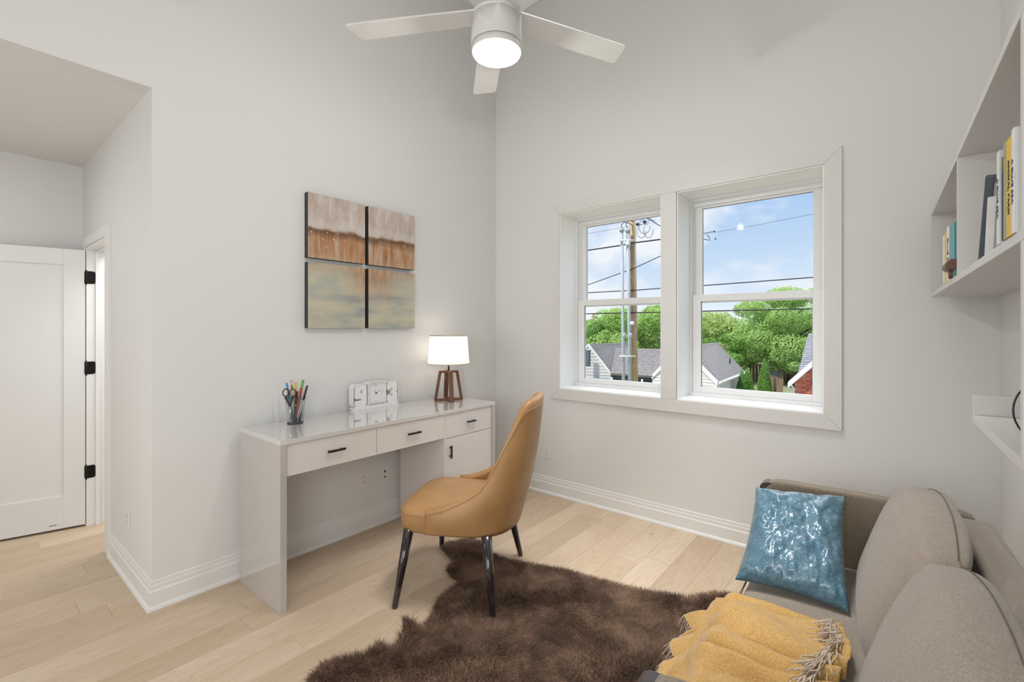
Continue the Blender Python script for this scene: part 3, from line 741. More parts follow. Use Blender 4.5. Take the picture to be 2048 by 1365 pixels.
def scissors():
    r = thing('scissors', tuple(CUP+Vector((0, 0, .02))), 'scissors with black and orange oval handles in the pencil cup', 'scissors')
    ora = simple('orange_grip', srgb(176, 96, 66), .5)
    for s in (-1, 1):
        c = CUP+Vector(o_(-.020+s*.0215, .190, -.034))
        U = Vector((RX, RY, 0)); Zv = Vector((s*-.0, 0, 1))
        ell = lambda k, a, b: c+U*(a*math.cos(k)+s*-.10*b*math.sin(k))+Zv*(b*math.sin(k))
        bm = bmesh.new(); tube(bm, [ell(2*PI*k/24, .0175, .023) for k in range(25)], .0032, 8, False)
        tube(bm, [c+Zv*-.024, c+U*(s*-.010)+Zv*-.050, CUP+Vector(o_(-.018, .105, -.030))], [.0075, .007, .005], 8)
        h = obj('finger_loop', bm, M['black'], r)
        bm = bmesh.new(); tube(bm, [ell(2*PI*k/24, .0142, .0197) for k in range(25)], .002, 8, False); obj('loop_lining', bm, ora, h)
        bm = bmesh.new(); tube(bm, [CUP+Vector(o_(-.018+s*.004, .108, -.030)), CUP+Vector(o_(-.014-s*.003, .02, -.022))], [.006, .0015], 6); obj('blade', bm, ms, r)
scissors()

# ------------------------------------------------------------------ wall art
for (a, b, c, d, lab) in ((1.498, 1.919, 1.925, 2.350, 'upper left canvas of the abstract set, pale grey over rust'), (1.948, 2.366, 1.925, 2.350, 'upper right canvas of the abstract set, grey over fading rust'),
                     (1.498, 1.919, 1.464, 1.896, 'lower left canvas of the abstract set, soft sage tones'), (1.948, 2.366, 1.464, 1.896, 'lower right canvas of the abstract set, rust drips on sage')):
    r = thing('wall_canvas', ((a+b)/2, YD, c), lab, 'painting')
    obj('stretcher_box', B((a, b, 2.9315, YD, c, d)), M['canvas_side'], r)
    obj('painted_face', B((a, b, 2.930, 2.9314, c, d)), M['art'], r)

# ------------------------------------------------------------------ ceiling fan
def fan():
    cx, cy = 1.560, 1.362
    r = thing('ceiling_fan', (cx, cy, ZC), 'white five-blade ceiling fan with round lit lens', 'ceiling fan')
    bm = bmesh.new(); lathe(bm, [(.035, ZC), (.07, ZC-.004), (.072, ZC-.05), (.03, ZC-.075)], 40, (cx, cy, 0)); obj('canopy', bm, M['fan'], r)
    bm = bmesh.new(); tube(bm, [(cx, cy, ZC-.07), (cx, cy, 2.93)], .0135, 16); obj('downrod', bm, M['fan'], r)
    bm = bmesh.new(); lathe(bm, [(.02, 2.935), (.07, 2.93), (.098, 2.905), (.103, 2.855), (.103, 2.84)], 48, (cx, cy, 0)); obj('blade_hub', bm, M['fan'], r)
    bm = bmesh.new(); lathe(bm, [(.105, 2.836), (.1125, 2.832), (.1135, 2.722), (.111, 2.7185)], 64, (cx, cy, 0)); obj('motor_housing', bm, M['fan'], r)
    bm = bmesh.new(); lathe(bm, [(.107, 2.7195), (.107, 2.715)], 64, (cx, cy, 0)); obj('shadow_gap', bm, M['black'], r)
    bm = bmesh.new(); lathe(bm, [(.111, 2.7155), (.1105, 2.690), (.108, 2.688), (.107, 2.69), (.106, 2.71)], 64, (cx, cy, 0)); obj('light_ring', bm, M['fan'], r)
    bm = bmesh.new(); lathe(bm, [(.1065, 2.695), (.1065, 2.686), (.104, 2.680), (.085, 2.674), (.05, 2.671), (.001, 2.670)], 64, (cx, cy, 0))
    obj('lens', bm, simple('lit_opal_lens', (1, 1, .98, 1), .5, emis=(1, .985, .95, 1), es=5.5), r)
    base_ang = math.atan2(1.865-cy, 2.027-cx)
    for k in range(5):
        a = base_ang + k*2*PI/5
        bm = bmesh.new()
        Lr, w0, w1 = .695, .115, .135; r0 = .085
        pts = []
        n = 14
        top = []
        def edge(s, side):
            wd = (w0+(w1-w0)*s)/2
            return (r0+(Lr-r0)*s, side*wd)
        out = [(r0, -w0/2), (r0, w0/2)]
        out = [(r0, -w0/2)] + [(.2, -w0/2-.002), (.45, -.064), (.66, -.067), (.673, -.062), (.678, -.050)] + [(.700, .044), (.701, .055), (.694, .064), (.684, .067)] + [(.45, .066), (.2, .060), (r0, w0/2)]
        pitch = math.radians(-4)
        zt, zb = .004, -.004
        vt = []; vb = []
        Rm = Matrix.Rotation(a, 4, 'Z') @ Matrix.Rotation(pitch, 4, 'X')
        for (u, v) in out:
            vt.append(bm.verts.new(Vector((cx, cy, 2.858))+(Rm @ Vector((u, v, zt))))); vb.append(bm.verts.new(Vector((cx, cy, 2.858))+(Rm @ Vector((u, v, zb)))))
        bm.faces.new(vt); bm.faces.new(vb[::-1])
        for i in range(len(out)): bm.faces.new((vt[i], vb[i], vb[(i+1) % len(out)], vt[(i+1) % len(out)]))
        obj('blade', bm, M['fan'], r, bevel=.0018)
    l = light('fan_lens_light', 'POINT', (cx, cy, 2.640), 20, (1, .98, .95), .028)
    l.parent = r; l.location = (0, 0, 2.640-ZC)
fan()

# ------------------------------------------------------------------ chair
def chair():
    r = thing('desk_chair', (1.927, 1.936, 0), 'tan leather desk chair with high curved back and dark tapered legs', 'chair', rotz=math.atan2(.468, .884), local=True)
    # seat
    def out(a, k):
        c, s = math.cos(a), math.sin(a)
        n = 5.5 if s > 0 else 3.2
        d = (abs(c)**n+abs(s)**n)**(-1/n)
        hw = .300 - (0.0 if s > 0 else .0)
        return (c*d*hw*k, s*d*.302*k)
    bm = bmesh.new(); n = 72; rings = []
    for k, z in ((.90, .372), (.965, .374), (.99, .385), (1, .42), (1.0, .462), (.99, .478), (.965, .487), (.90, .497), (.75, .508), (.5, .516), (.25, .519)):
        rings.append([bm.verts.new((*out(2*PI*i/n, k), z+(.006 if z > .48 else 0)*math.sin(2*PI*i/n)*k)) for i in range(n)])
    for a, b in zip(rings[:-1], rings[1:]):
        for i in range(n):
            f = bm.faces.new((a[i], a[(i+1) % n], b[(i+1) % n], b[i])); f.smooth = True
    bm.faces.new(rings[0][::-1]); f = bm.faces.new(rings[-1]); f.smooth = True
    seat = obj('seat', bm, M['leather'], r)
    bm = bmesh.new(); tube(bm, [Vector((*out(2*PI*i/n, .998), .470)) for i in range(n+1)], .0028, 6, False)
    obj('seam', bm, M['leather'], seat)
    # back shell: near side list, s = distance to the side, f = forward, z
    top = [(.308, .118, .492), (.310, .085, .500), (.308, .035, .514), (.303, -.066, .556), (.294, -.150, .606), (.286, -.195, .652), (.272, -.2375, .730), (.254, -.294, .843), (.236, -.338, .934), (.205, -.392, 1.035), (.170, -.430, 1.062), (.09, -.458, 1.074), (0, -.464, 1.076)]
    bot = [(.308, .118), (.308, .085), (.307, .04), (.305, -.03), (.300, -.09), (.292, -.14), (.280, -.185), (.262, -.225), (.238, -.258), (.200, -.288), (.150, -.310), (.08, -.328), (0, -.333)]
    top = top + [(-s, f, z) for s, f, z in top[-2::-1]]; bot = bot + [(-s, f) for s, f in bot[-2::-1]]
    m_ = len(top)
    # dense spline along u
    def interp(arr, u):
        x = u*(len(arr)-1); i = min(int(x), len(arr)-2); t = x-i
        p0 = arr[max(i-1, 0)]; p1 = arr[i]; p2 = arr[i+1]; p3 = arr[min(i+2, len(arr)-1)]
        return [0.5*((2*b)+(-a+c)*t+(2*a-5*b+4*c-d)*t*t+(-a+3*b-3*c+d)*t**3) for a, b, c, d in zip(p0, p1, p2, p3)]
    def outer(u, v):
        ts, tf, tz = interp(top, u); bs, bf = interp(bot, u); zb = .378
        z = zb+(tz-zb)*v
        vz = v
        bul = .022*math.sin(PI*v)
        s = bs+(ts-bs)*vz; f = bf+(tf-bf)*vz
        nrm = Vector((bs, bf+.02, 0)); 
        if nrm.length > 0: nrm.normalize()
        return Vector((-s, f, z)) + Vector((-nrm.x, nrm.y, 0))*bul*min(1, abs(u-0)*8, abs(1-u)*8)
    def inner(u, v):
        e = .003
        p = outer(u, v); ua, ub = max(0, u-.01), min(1, u+.01)
        tu = outer(ub, v)-outer(ua, v); tv = outer(u, min(1, v+.02))-outer(u, max(0, v-.02))
        nn = tu.cross(tv); nn.normalize()
        c = Vector((0, -.02, p.z)); 
        if nn.dot(c-p) < 0: nn = -nn
        th = .045*min(1, .45+u*7, .45+(1-u)*7)
        q = p+nn*th
        return q
    nu, nv = 97, 22
    bm = bmesh.new()
    Vo = [[bm.verts.new(outer(i/(nu-1), j/(nv-1))) for j in range(nv)] for i in range(nu)]
    Vi = [[bm.verts.new(inner(i/(nu-1), j/(nv-1)) - Vector((0, 0, .0))) for j in range(nv)] for i in range(nu)]
    for i in range(nu-1):
        for j in range(nv-1):
            f = bm.faces.new((Vo[i][j], Vo[i+1][j], Vo[i+1][j+1], Vo[i][j+1])); f.smooth = True
            f = bm.faces.new((Vi[i][j], Vi[i][j+1], Vi[i+1][j+1], Vi[i+1][j])); f.smooth = True
    # rounded rim
    Vm = []
    for i in range(nu):
        a, b = Vo[i][-1].co, Vi[i][-1].co; up = (Vo[i][-1].co-Vo[i][-2].co).normalized()
        Vm.append([bm.verts.new(a*.82+b*.18+up*.010), bm.verts.new((a+b)/2+up*.015), bm.verts.new(a*.18+b*.82+up*.010)])
    for i in range(nu-1):
        ch0 = [Vo[i][-1]]+Vm[i]+[Vi[i][-1]]; ch1 = [Vo[i+1][-1]]+Vm[i+1]+[Vi[i+1][-1]]
        for k in range(4):
            f = bm.faces.new((ch0[k], ch1[k], ch1[k+1], ch0[k+1])); f.smooth = True
        bm.faces.new((Vo[i][0], Vi[i][0], Vi[i+1][0], Vo[i+1][0]))
    for i in (0, nu-1):
        for j in range(nv-1): bm.faces.new((Vo[i][j], Vo[i][j+1], Vi[i][j+1], Vi[i][j]))
        bm.faces.new([Vo[i][-1]]+Vm[i]+[Vi[i][-1]])
    back = obj('backrest', bm, M['leather'], r)
    def off(u, v, e):
        p = outer(u, v); q = inner(u, v); return p-(q-p).normalized()*e
    bm = bmesh.new(); tube(bm, [off(i/90, .955 if .1 < i/90 < .9 else .92, .0005) for i in range(91)], .0024, 6, False); obj('top_seam', bm, M['leather'], back)
    for u in (0.003, .997):
        bm = bmesh.new(); tube(bm, [off(u, v/10, .0008) for v in range(11)], .0022, 6); obj('side_seam', bm, M['stitch'], back)
    # legs
    t = NT('dark_lacquered_leg'); fr = t.n('ShaderNodeLayerWeight', {'Blend': .4}).outputs[1]
    t.set('Base Color', t.ramp(t.noise(t.coords((40, 40, 4)), 2, 3), [(.3, (.012, .010, .012, 1)), (.7, (.03, .022, .022, 1))])); t.set('Roughness', .12); t.set('Coat Weight', .6)
    for sx, sy, fx_, fy_ in ((-1, 1, .349, .267), (-1, -1, .341, -.257), (1, -1, .330, -.275), (1, 1, .360, .268)):
        bm = bmesh.new(); tx, ty = sx*.268, (.225 if sy > 0 else -.205)
        tube(bm, [(tx, ty, .385), (tx+(sx*fx_-tx)*.5, ty+(fy_-ty)*.5, .1925), (sx*fx_, fy_, .012), (sx*fx_, fy_, .002)], [.0275, .0215, .0155, .0145], 20)
        obj('leg', bm, t.m, r)
chair()

# ------------------------------------------------------------------ hide rug
OUT = [(2.099, 2.329), (2.16, 2.325), (2.229, 2.297), (2.290, 2.262), (2.318, 2.236), (2.310, 2.18), (2.286, 2.122), (2.24, 2.03), (2.229, 1.964), (2.24, 1.87), (2.27, 1.774), (2.31, 1.65), (2.357, 1.525), (2.386, 1.348), (2.425, 1.145), (2.467, 1.023), (2.559, .827), (2.613, .799), (2.691, .74),
       (2.75, .58), (2.5, .38), (2.2, .22), (1.6, .25), (1.05, .32), (.78, .66), (.62, 1.15), (.68, 1.55), (.82, 1.78), (.95, 1.851), (.981, 1.878), (1.044, 1.903), (1.095, 1.883), (1.172, 1.833), (1.241, 1.800), (1.302, 1.745), (1.36, 1.77), (1.415, 1.80), (1.45, 1.77), (1.468, 1.754), (1.566, 1.801), (1.678, 1.877), (1.777, 1.898), (1.877, 1.905), (1.881, 1.993), (1.915, 2.067), (2.025, 2.123), (2.045, 2.2)]
def rug():
    r = thing('cowhide_rug', (1.7, 1.2, 0), 'dark brown shaggy hide-shaped rug under the chair and sofa', 'rug')
    bm = bmesh.new(); prism(bm, OUT, .0008, .006, 'z'); obj('hide', bm, M['hide'], r)
    poly = np.array(OUT)
    def inside(P):
        x, y = P[:, 0], P[:, 1]; c = np.zeros(len(P), bool); n = len(poly)
        for i in range(n):
            x0, y0 = poly[i]; x1, y1 = poly[(i+1) % n]
            k = ((y0 > y) != (y1 > y)) & (x < (x1-x0)*(y-y0)/(y1-y0+1e-12)+x0)
            c ^= k
        return c
    Nn = 620000
    P = rng.uniform([.6, .2], [2.76, 2.34], (Nn, 2)); P = P[inside(P)]
    # keep only what the camera can plausibly see (denser), thin the hidden part under the sofa
    P = P[(P[:, 1] > .40) | (rng.random(len(P)) < .2)]
    n = len(P)
    # distance-to-edge based outward lean
    cen = np.zeros((n, 2)); dmin = np.full(n, 9.)
    for i in range(len(poly)):
        a, b = poly[i], poly[(i+1) % len(poly)]; ab = b-a
        t = np.clip(((P-a)@ab)/(ab@ab), 0, 1); q = a+t[:, None]*ab; d = np.linalg.norm(P-q, axis=1)
        k = d < dmin; dmin[k] = d[k]; cen[k] = (q-P)[k]
    outw = cen/(dmin[:, None]+1e-6)
    s1 = np.sin(P[:, 0]*9+np.cos(P[:, 1]*7)*1.7); s2 = np.cos(P[:, 1]*8+np.sin(P[:, 0]*6)*2)
    flow = np.stack([.35+.5*s1, -.35+.5*s2], 1)
    e = np.exp(-(dmin/.03)**2)[:, None]
    lean = flow*(1-e)+outw*1.2*e + rng.normal(0, .45, (n, 2))
    tuft = np.exp(-(((P-np.array([1.385, 1.775]))**2).sum(1))/(.045**2))
    tuft2 = np.exp(-(((P-np.array([1.235, 1.785]))**2).sum(1))/(.03**2))
    tuft3 = np.exp(-(((P-np.array([1.36, 1.58]))**2).sum(1))/(.03**2))
    Lh = rng.uniform(.012, .024, n)*(1+tuft*2.2+tuft2*1.0+tuft3*.8)
    lean *= (1-.7*np.clip(tuft+tuft2*.6, 0, 1))[:, None]
    z0 = .004+tuft*.045+tuft2*.015+tuft3*.012
    wv = .0011
    ang = rng.uniform(0, 2*np.pi, n); side = np.stack([np.cos(ang), np.sin(ang)], 1)*wv
    base_ = np.column_stack([P, z0]); mid = np.column_stack([P+lean*Lh[:, None]*.35, z0+Lh*.62]); tip = np.column_stack([P+lean*Lh[:, None]*1.0+rng.normal(0, .0015, (n, 2)), z0+Lh*(.72+.25*rng.random(n))])
    S3 = np.column_stack([side, np.zeros(n)])
    V = np.empty((n, 5, 3), np.float32); V[:, 0] = base_-S3; V[:, 1] = base_+S3; V[:, 2] = mid-S3*.8; V[:, 3] = mid+S3*.8; V[:, 4] = tip
    V = V.reshape(-1, 3) - np.array([1.7, 1.2, 0], np.float32)
    idx = (np.arange(n)*5)[:, None]
    quads = (idx+np.array([[0, 1, 3, 2]])); tris = idx+np.array([[2, 3, 4]])
    me = bpy.data.meshes.new('fur'); me.vertices.add(len(V)); me.vertices.foreach_set('co', V.ravel())
    loops = np.concatenate([quads.ravel(), tris.ravel()]).astype(np.int32)
    me.loops.add(len(loops)); me.loops.foreach_set('vertex_index', loops)
    starts = np.concatenate([np.arange(n)*4, n*4+np.arange(n)*3]).astype(np.int32)
    me.polygons.add(2*n); me.polygons.foreach_set('loop_start', starts); me.polygons.foreach_set('loop_total', np.concatenate([np.full(n, 4), np.full(n, 3)]).astype(np.int32))
    me.update(calc_edges=True); me.validate()
    o = bpy.data.objects.new('fur', me); COL.objects.link(o); me.materials.append(M['fur']); o.parent = r; o['kind'] = 'stuff'
rug()

# ------------------------------------------------------------------ sofa
SO = (.962, .442, 0); SR = math.radians(2.5)
def sofa_pt(x, y, z):
    c, s = math.cos(SR), math.sin(SR); return Vector((SO[0]+x*c-y*s, SO[1]+x*s+y*c, z))
def puffy(x0, x1, y0, y1, z0, z1, n=26, p=7, bulge=(.1, .1, .1), fn=None, seed=0, xr=1.0):
    bm = bmesh.new()
    bmesh.ops.create_cube(bm, size=2); bmesh.ops.subdivide_edges(bm, edges=bm.edges[:], cuts=n, use_grid_fill=True)
    for v in bm.verts:
        a = Vector(v.co); k = (abs(a.x)**p+abs(a.y)**p+abs(a.z)**p)**(1/p); q = a/k; q.x = a.x/k**xr
        q.x *= 1+bulge[0]*(1-min(1, abs(a.y))**2)*(1-min(1, abs(a.z))**2); q.y *= 1+bulge[1]*(1-a.x**2)*(1-a.z**2); q.z *= 1+bulge[2]*(1-a.x**2)*(1-a.y**2)
        w_ = Vector(((x0+x1)/2+q.x*(x1-x0)/2, (y0+y1)/2+q.y*(y1-y0)/2, (z0+z1)/2+q.z*(z1-z0)/2))
        if fn: w_ = fn(w_, a)
        d = mnoise.noise(w_*5+Vector((seed, 0, 0)))*.006
        v.co = w_+Vector((0, d, d))
    for f in bm.faces: f.smooth = True
    return bm
def sofa():
    r = thing('sofa', SO, 'taupe woven two-seat sofa with thin arms along the right wall', 'sofa', rotz=SR, local=True)
    Lx = 1.785
    obj('base', B((.07, Lx-.07, -.80, -.035, .10, .20)), M['sofa'], r, bevel=.012)
    seat = obj('seat_cushion', puffy(.088, Lx-.088, -.64, -.012, .195, .362, n=22, p=9, bulge=(0, .03, .10)), M['sofa'], r)
    bm = bmesh.new(); tube(bm, [(.12, -.018, .352), (.5, -.006, .356), (Lx/2, -.002, .358), (Lx-.5, -.006, .356), (Lx-.12, -.018, .352)], .0035, 6); obj('seat_piping', bm, M['sofa_seam'], seat)
    for i, (a, b) in enumerate(((0, .078), (Lx-.078, Lx))):
        arm = obj('arm', puffy(a, b, -.80, -.016, .09, .684, n=16, p=16, bulge=(.06, 0, .0)), M['sofa_arm'], r)
        bm = bmesh.new()   # dark rounded front edge frame
        c = .035; zt = .672
        pts = [(-.006, .06), (.012, .06), (.012, zt-c)] + [(.012-c+c*math.cos(q), zt-c+c*math.sin(q)) for q in (0.4, .8, 1.2, 1.57)] + [(-.05, zt), (-.05, zt-.012), (-.03, zt-.012)] + [(-.006, zt-c-.01)]
        prism(bm, pts, a+.004, b-.004, 'x'); obj('arm_edge', bm, M['sofa_edge'], arm, bevel=.002)
    obj('back_frame', puffy(.03, Lx-.03, -.835, -.705, .12, .690, n=18, p=10, bulge=(0, .06, .02)), M['sofa'], r)
    bm = bmesh.new(); tube(bm, [(.05, -.712, .684), (Lx/2, -.708, .694), (Lx-.06, -.712, .684)], .003, 6)
    obj('back_seam', bm, M['sofa_seam'], r)
    for (a, b, sd) in ((.085, .885, 3), (.892, 1.690, 8)):
        def lean(w_, q):
            t = (w_.z-.36)/.43
            w_.y -= .135*max(0, t)
            # crown: ends lower than middle on the top edge
            w_.z -= .045*max(0, q.z)*(abs(q.x)**2.4)
            w_.y -= .028*(abs(q.x)**3)*q.y
            return w_
        cu = obj('back_cushion', puffy(a-.018, b+.018, -.560, -.385, .350, .815, xr=.25, n=26, p=6.5, bulge=(.02, .36, .06), fn=lean, seed=sd), M['sofa'], r)
        bm = bmesh.new(); pts = []
        for k in range(41):
            u = -1+2*k/40; q = Vector((u*.97, .55, .94)); 
            x = (a+b)/2+q.x*(b-a)/2*.985; z = .5825+.2325*.99-.045*abs(u)**2.4+.012*(1-u*u); y = -.4725-.035-.135*((z-.36)/.43)+.028*0
            pts.append((x, y, z+.006))
        tube(bm, pts, .0017, 6); obj('cushion_seam', bm, M['sofa_seam'], cu)
    for x in (.06, Lx-.06):
        for y in (-.06, -.76):
            bm = bmesh.new(); tube(bm, [(x, y, .10), (x, y, .0065)], [.022, .016], 12); obj('leg', bm, M['sofa_edge'], r)
sofa()

# blue pillow resting on the far arm: corners in world space
def pillow():
    TL, TR, BL, BR = Vector((2.515, .513, .686)), Vector((2.637, .163, .690)), Vector((2.146, .519, .385)), Vector((2.164, .121, .385))
    c0 = (TL+TR+BL+BR)/4; c0.z = .38
    r = thing('throw_pillow', tuple(c0), 'shiny blue crackle-textured pillow leaning in the sofa corner', 'pillow')
    nrm = (TR-TL).cross(BL-TL).normalized()
    if nrm.x > 0: nrm = -nrm
    bm = bmesh.new(); n = 70
    def P(u, v, side):
        a, b = u*2-1, v*2-1
        pin = .075
        a2 = a*(1-pin*(1-b*b)) ; b2 = b*(1-pin*(1-a*a))
        u2, v2 = (a2+1)/2, (b2+1)/2
        p = TL*(1-u2)*(1-v2)+TR*u2*(1-v2)+BL*(1-u2)*v2+BR*u2*v2
        t = (max(0, (1-a**4)*(1-b**4)))**.62
        edge = min(1, 4*(1-abs(a)))*min(1, 4*(1-abs(b)))
        w_ = mnoise.noise(Vector((a*3.2, b*3.2, side*4.0)))*.018+mnoise.noise(Vector((a*9, b*9, side*7.0)))*.006
        # radial creases near corners and the crumpled top edge
        cr = math.sin(math.atan2(abs(a)-1.1, abs(b)-1.1)*14)*.006*max(0, (abs(a)*abs(b)-.25))
        topc = math.sin(a*11+1)*.010*max(0, -b-.55)
        th = .088 if side > 0 else .045
        return p+nrm*(side*(t*th)+(w_+cr)*min(1, t*2)+topc)
    Vs = {}
    for side in (1, -1):
        for i in range(n+1):
            for j in range(n+1):
                if side == -1 and (i in (0, n) or j in (0, n)): Vs[(side, i, j)] = Vs[(1, i, j)]
                else: Vs[(side, i, j)] = bm.verts.new(P(i/n, j/n, side))
    for side in (1, -1):
        for i in range(n):
            for j in range(n):
                f = bm.faces.new((Vs[(side, i, j)], Vs[(side, i+1, j)], Vs[(side, i+1, j+1)], Vs[(side, i, j+1)])); f.smooth = True
    o = obj('cover', bm, M['pillow'], r)
pillow()

# mustard throw draped over the seat edge
def throw():
    r = thing('throw_blanket', (1.75, .5, .37), 'mustard knitted throw with pale fringe draped over the sofa seat edge', 'blanket')
    # path along depth: distance s from rear to hem; sofa-local y,z
    def path(s):
        # on the seat: y from -.33 to -.03 ; round the edge ; hang forward and down
        flat, Rr = .33, .07
        if s < flat: return (-.36+s, .392)
        s2 = s-flat
        arc = Rr*PI/2*.92
        if s2 < arc:
            a = s2/Rr; return (-.03+Rr*math.sin(a), .392-Rr+Rr*math.cos(a))
        a = arc/Rr; s3 = s2-arc
        return (-.03+Rr*math.sin(a)+s3*.72, .392-Rr+Rr*math.cos(a)-s3*.74)
    TOT = .33+.07*PI/2*.92+.165
    def P(u, v):
        # u across (0 near, 1 far), v from rear to hem
        s = v*TOT; y, z = path(s)
        x = .46+.60*u
        # gathers: far edge pulled, ridges converge to the rear right
        x += (.04-.05*v)*math.sin(v*2.4)*(u-.5)*2*-.2
        ph = u*6.0+v*1.8-.9*v*v+.5*math.sin(v*4+u*3)
        amp = .019*(1-.2*v)
        ph += 1.1*mnoise.noise(Vector((u*2.6, v*2.2, 9.1)))
        rid = (abs(math.sin(ph*PI/1.35))**.85-.5)*amp*2*(.55+.9*abs(mnoise.noise(Vector((u*3, v*3, 4.4)))*2))
        w_ = mnoise.noise(Vector((u*5, v*5, 2.3)))*.016+mnoise.noise(Vector((u*14, v*12, 5.0)))*.005
        hang = max(0, v-.70)/.30
        y += hang*(.016*math.sin(u*19+1)+.007*math.sin(u*37+v*3))
        x += hang*.02*math.sin(u*23+v*4)
        edge = min(1, u*12, (1-u)*12)
        hgt = rid+w_+.012
        if v < .70: z += max(-.004, hgt*(.4+.6*edge))
        else: y += hgt*.8; z += hgt*.3
        # rear end crumple
        if v < .12: z += .012*abs(math.sin(u*26))*(1-v/.12)
        y += .02*math.sin(u*7)*(1-v)
        return sofa_pt(x, y, z)
    bm = bmesh.new(); grid(bm, P, 110, 100)
    o = obj('cloth', bm, M['throw'], r, solid=.004)
    fr = random.Random(5); bm = bmesh.new()
    def strand(p, d, L_, zmin):
        pts = [p]; dd = Vector(d)
        for k in range(5):
            dd = (dd+Vector((fr.uniform(-.5, .5), fr.uniform(-.5, .5), fr.uniform(-.3, .2)))*.55).normalized()
            q = pts[-1]+dd*L_/5; q.z = max(q.z, zmin); pts.append(q)
        tube(bm, pts, .0021, 5)
    for k in range(70):                                     # hem fringe
        u = k/69; p = P(u, .995); strand(p, (0, .5, -.9), fr.uniform(.045, .08), .04)
    for k in range(120):                                    # rear end fringe, folded over the cloth in two bunches
        far = k % 2 == 0
        u = fr.uniform(.66, .98) if far else fr.uniform(.28, .60); v = (.03 if far else .05)+fr.uniform(0, .035)+(.10*(.60-u) if not far else 0)
        p = P(u, v)+Vector((0, 0, .016)); strand(p, (-1.0, fr.uniform(.1, .7), .05), fr.uniform(.06, .10), p.z-.012)
    f = obj('fringe', bm, M['fringe'], r); f['kind'] = 'stuff'
throw()

# ------------------------------------------------------------------ wall shelf unit on the right wall
SH = (3.3, -.162, 0); SHR = math.radians(.78); SD = .215
def shelf_local(x, y, z):
    c, s = math.cos(SHR), math.sin(SHR); dx, dy = x-SH[0], y-SH[1]
    return (dx*c+dy*s, -dx*s+dy*c, z)
def shelf():
    r = thing('wall_shelf', SH, 'white open wall shelf unit above the sofa', 'shelf', rotz=SHR, local=True)
    xe = -3.0
    def sb(name, x0, x1, z0, z1, front=0):
        dd = lambda x: .2670+.0136*x              # the back edge follows the wall
        bm = bmesh.new(); prism(bm, [(x0, -dd(x0)), (x1, -dd(x1)), (x1, front), (x0, front)], z0, z1, 'z'); obj(name, bm, M['shelf'], r, bevel=.0008)
    sb('shelf_board', xe, 0, 2.053, 2.075); sb('shelf_board', xe, 0, 1.626, 1.648)
    sb('divider', -.022, 0, 1.648, 2.053); sb('divider', -1.077, -1.055, 1.648, 2.053, -.0005); sb('divider', -2.030, -2.005, 1.648, 2.053, -.0005)
    sb('divider', -2.030, -2.005, 1.214, 1.626, -.0005)
    sb('shelf_board', xe, -1.415, 1.192, 1.2138); sb('end_lip', -1.437, -1.415, 1.214, 1.268, -.0005)
    return r
shelf()
ZS = 1.648
def tmat(n, c): return simple(n, srgb(*c), .5, nscale=25, var=.05)
bw, by, bgn, bt_, bd, bpg = tmat('book_white', (222, 224, 224)), tmat('book_yellow', (222, 186, 40)), tmat('book_grey_green', (150, 158, 146)), tmat('book_teal', (96, 158, 160)), tmat('book_dark_photo', (92, 92, 88)), tmat('book_pages', (226, 220, 206))
ink, inkb = tmat('print_black', (40, 38, 44)), tmat('print_blue', (44, 62, 120)); olive = tmat('book_olive', (128, 134, 70))
def book(x, y, th, h, dpt, cover, label, yaw=0, text=None, tm=None, back=None, band=None, ts=.02, group=None, face=None):
    """spine faces the room (+y); x = far edge of the spine, thickness runs towards the camera"""
    lx, ly, _ = shelf_local(x, y, 0)
    r = thing('book', (x, y, ZS), label, 'book', rotz=SHR+math.radians(yaw), local=True, group=group)
    c = .002
    b = obj('cover', B((-th, 0, -.003, 0, 0, h), (-th, -th+c, -dpt, -.003, 0, h), (-c, 0, -dpt, -.003, 0, h)), cover, r, bevel=.0006)
    obj('pages', B((-th+c, -c, -dpt+.004, -.003, .003, h-.003)), bpg, r)
    if face: obj('cover_picture', B((-th-.0006, -th, -dpt+.004, -.004, h*.03, h*.88)), face, b)
    if band: obj('cover_band', B((-th-.0009, -th-.0006, -dpt+.006, -.004, h*.75, h*.92)), band, b)
    if text:
        me = text_mesh(text, ts, bold=.0001); me.transform(Matrix.Translation((-th/2, .0006, h*.5)) @ Matrix.Rotation(PI, 4, 'Z') @ Matrix.Rotation(PI/2, 4, 'X') @ Matrix.Rotation(-PI/2, 4, 'Z'))
        obj('title', me, tm or ink, b)
    return r
g1 = 'books on the shelf'
book(1.505, -.184, .026, .208, .15, bw, 'white book titled A BLUE SEA standing next to the picture frames', yaw=0, text='A BLUE SEA', tm=inkb, face=bd, band=olive, ts=.0175)
book(1.425, -.184, .022, .205, .15, bgn, 'grey-green book between the white and yellow books, right cell', yaw=0)
book(1.393, -.184, .044, .200, .15, by, 'thick yellow book titled ANIMAL FARM in the right shelf cell', yaw=1, text='ANIMAL FARM', tm=ink, ts=.0175)
book(1.344, -.1845, .022, .206, .15, bw, 'tall white book against the divider, right shelf cell', yaw=0, text='A BLUE SEA', tm=inkb, ts=.0175)
book(2.640, -.166, .032, .198, .15, bw, 'white book furthest left in the left shelf cell', face=bd, band=olive, yaw=4)
book(2.580, -.169, .040, .205, .15, by, 'yellow book in the left shelf cell', yaw=4)
book(2.520, -.170, .040, .214, .15, bw, 'white book with blue title behind the wooden peg', text='BLUE SEA', tm=inkb, ts=.03, face=bd, band=olive, yaw=4)
book(2.420, -.172, .075, .205, .15, bt_, 'teal book next to the divider in the left shelf cell', yaw=4)
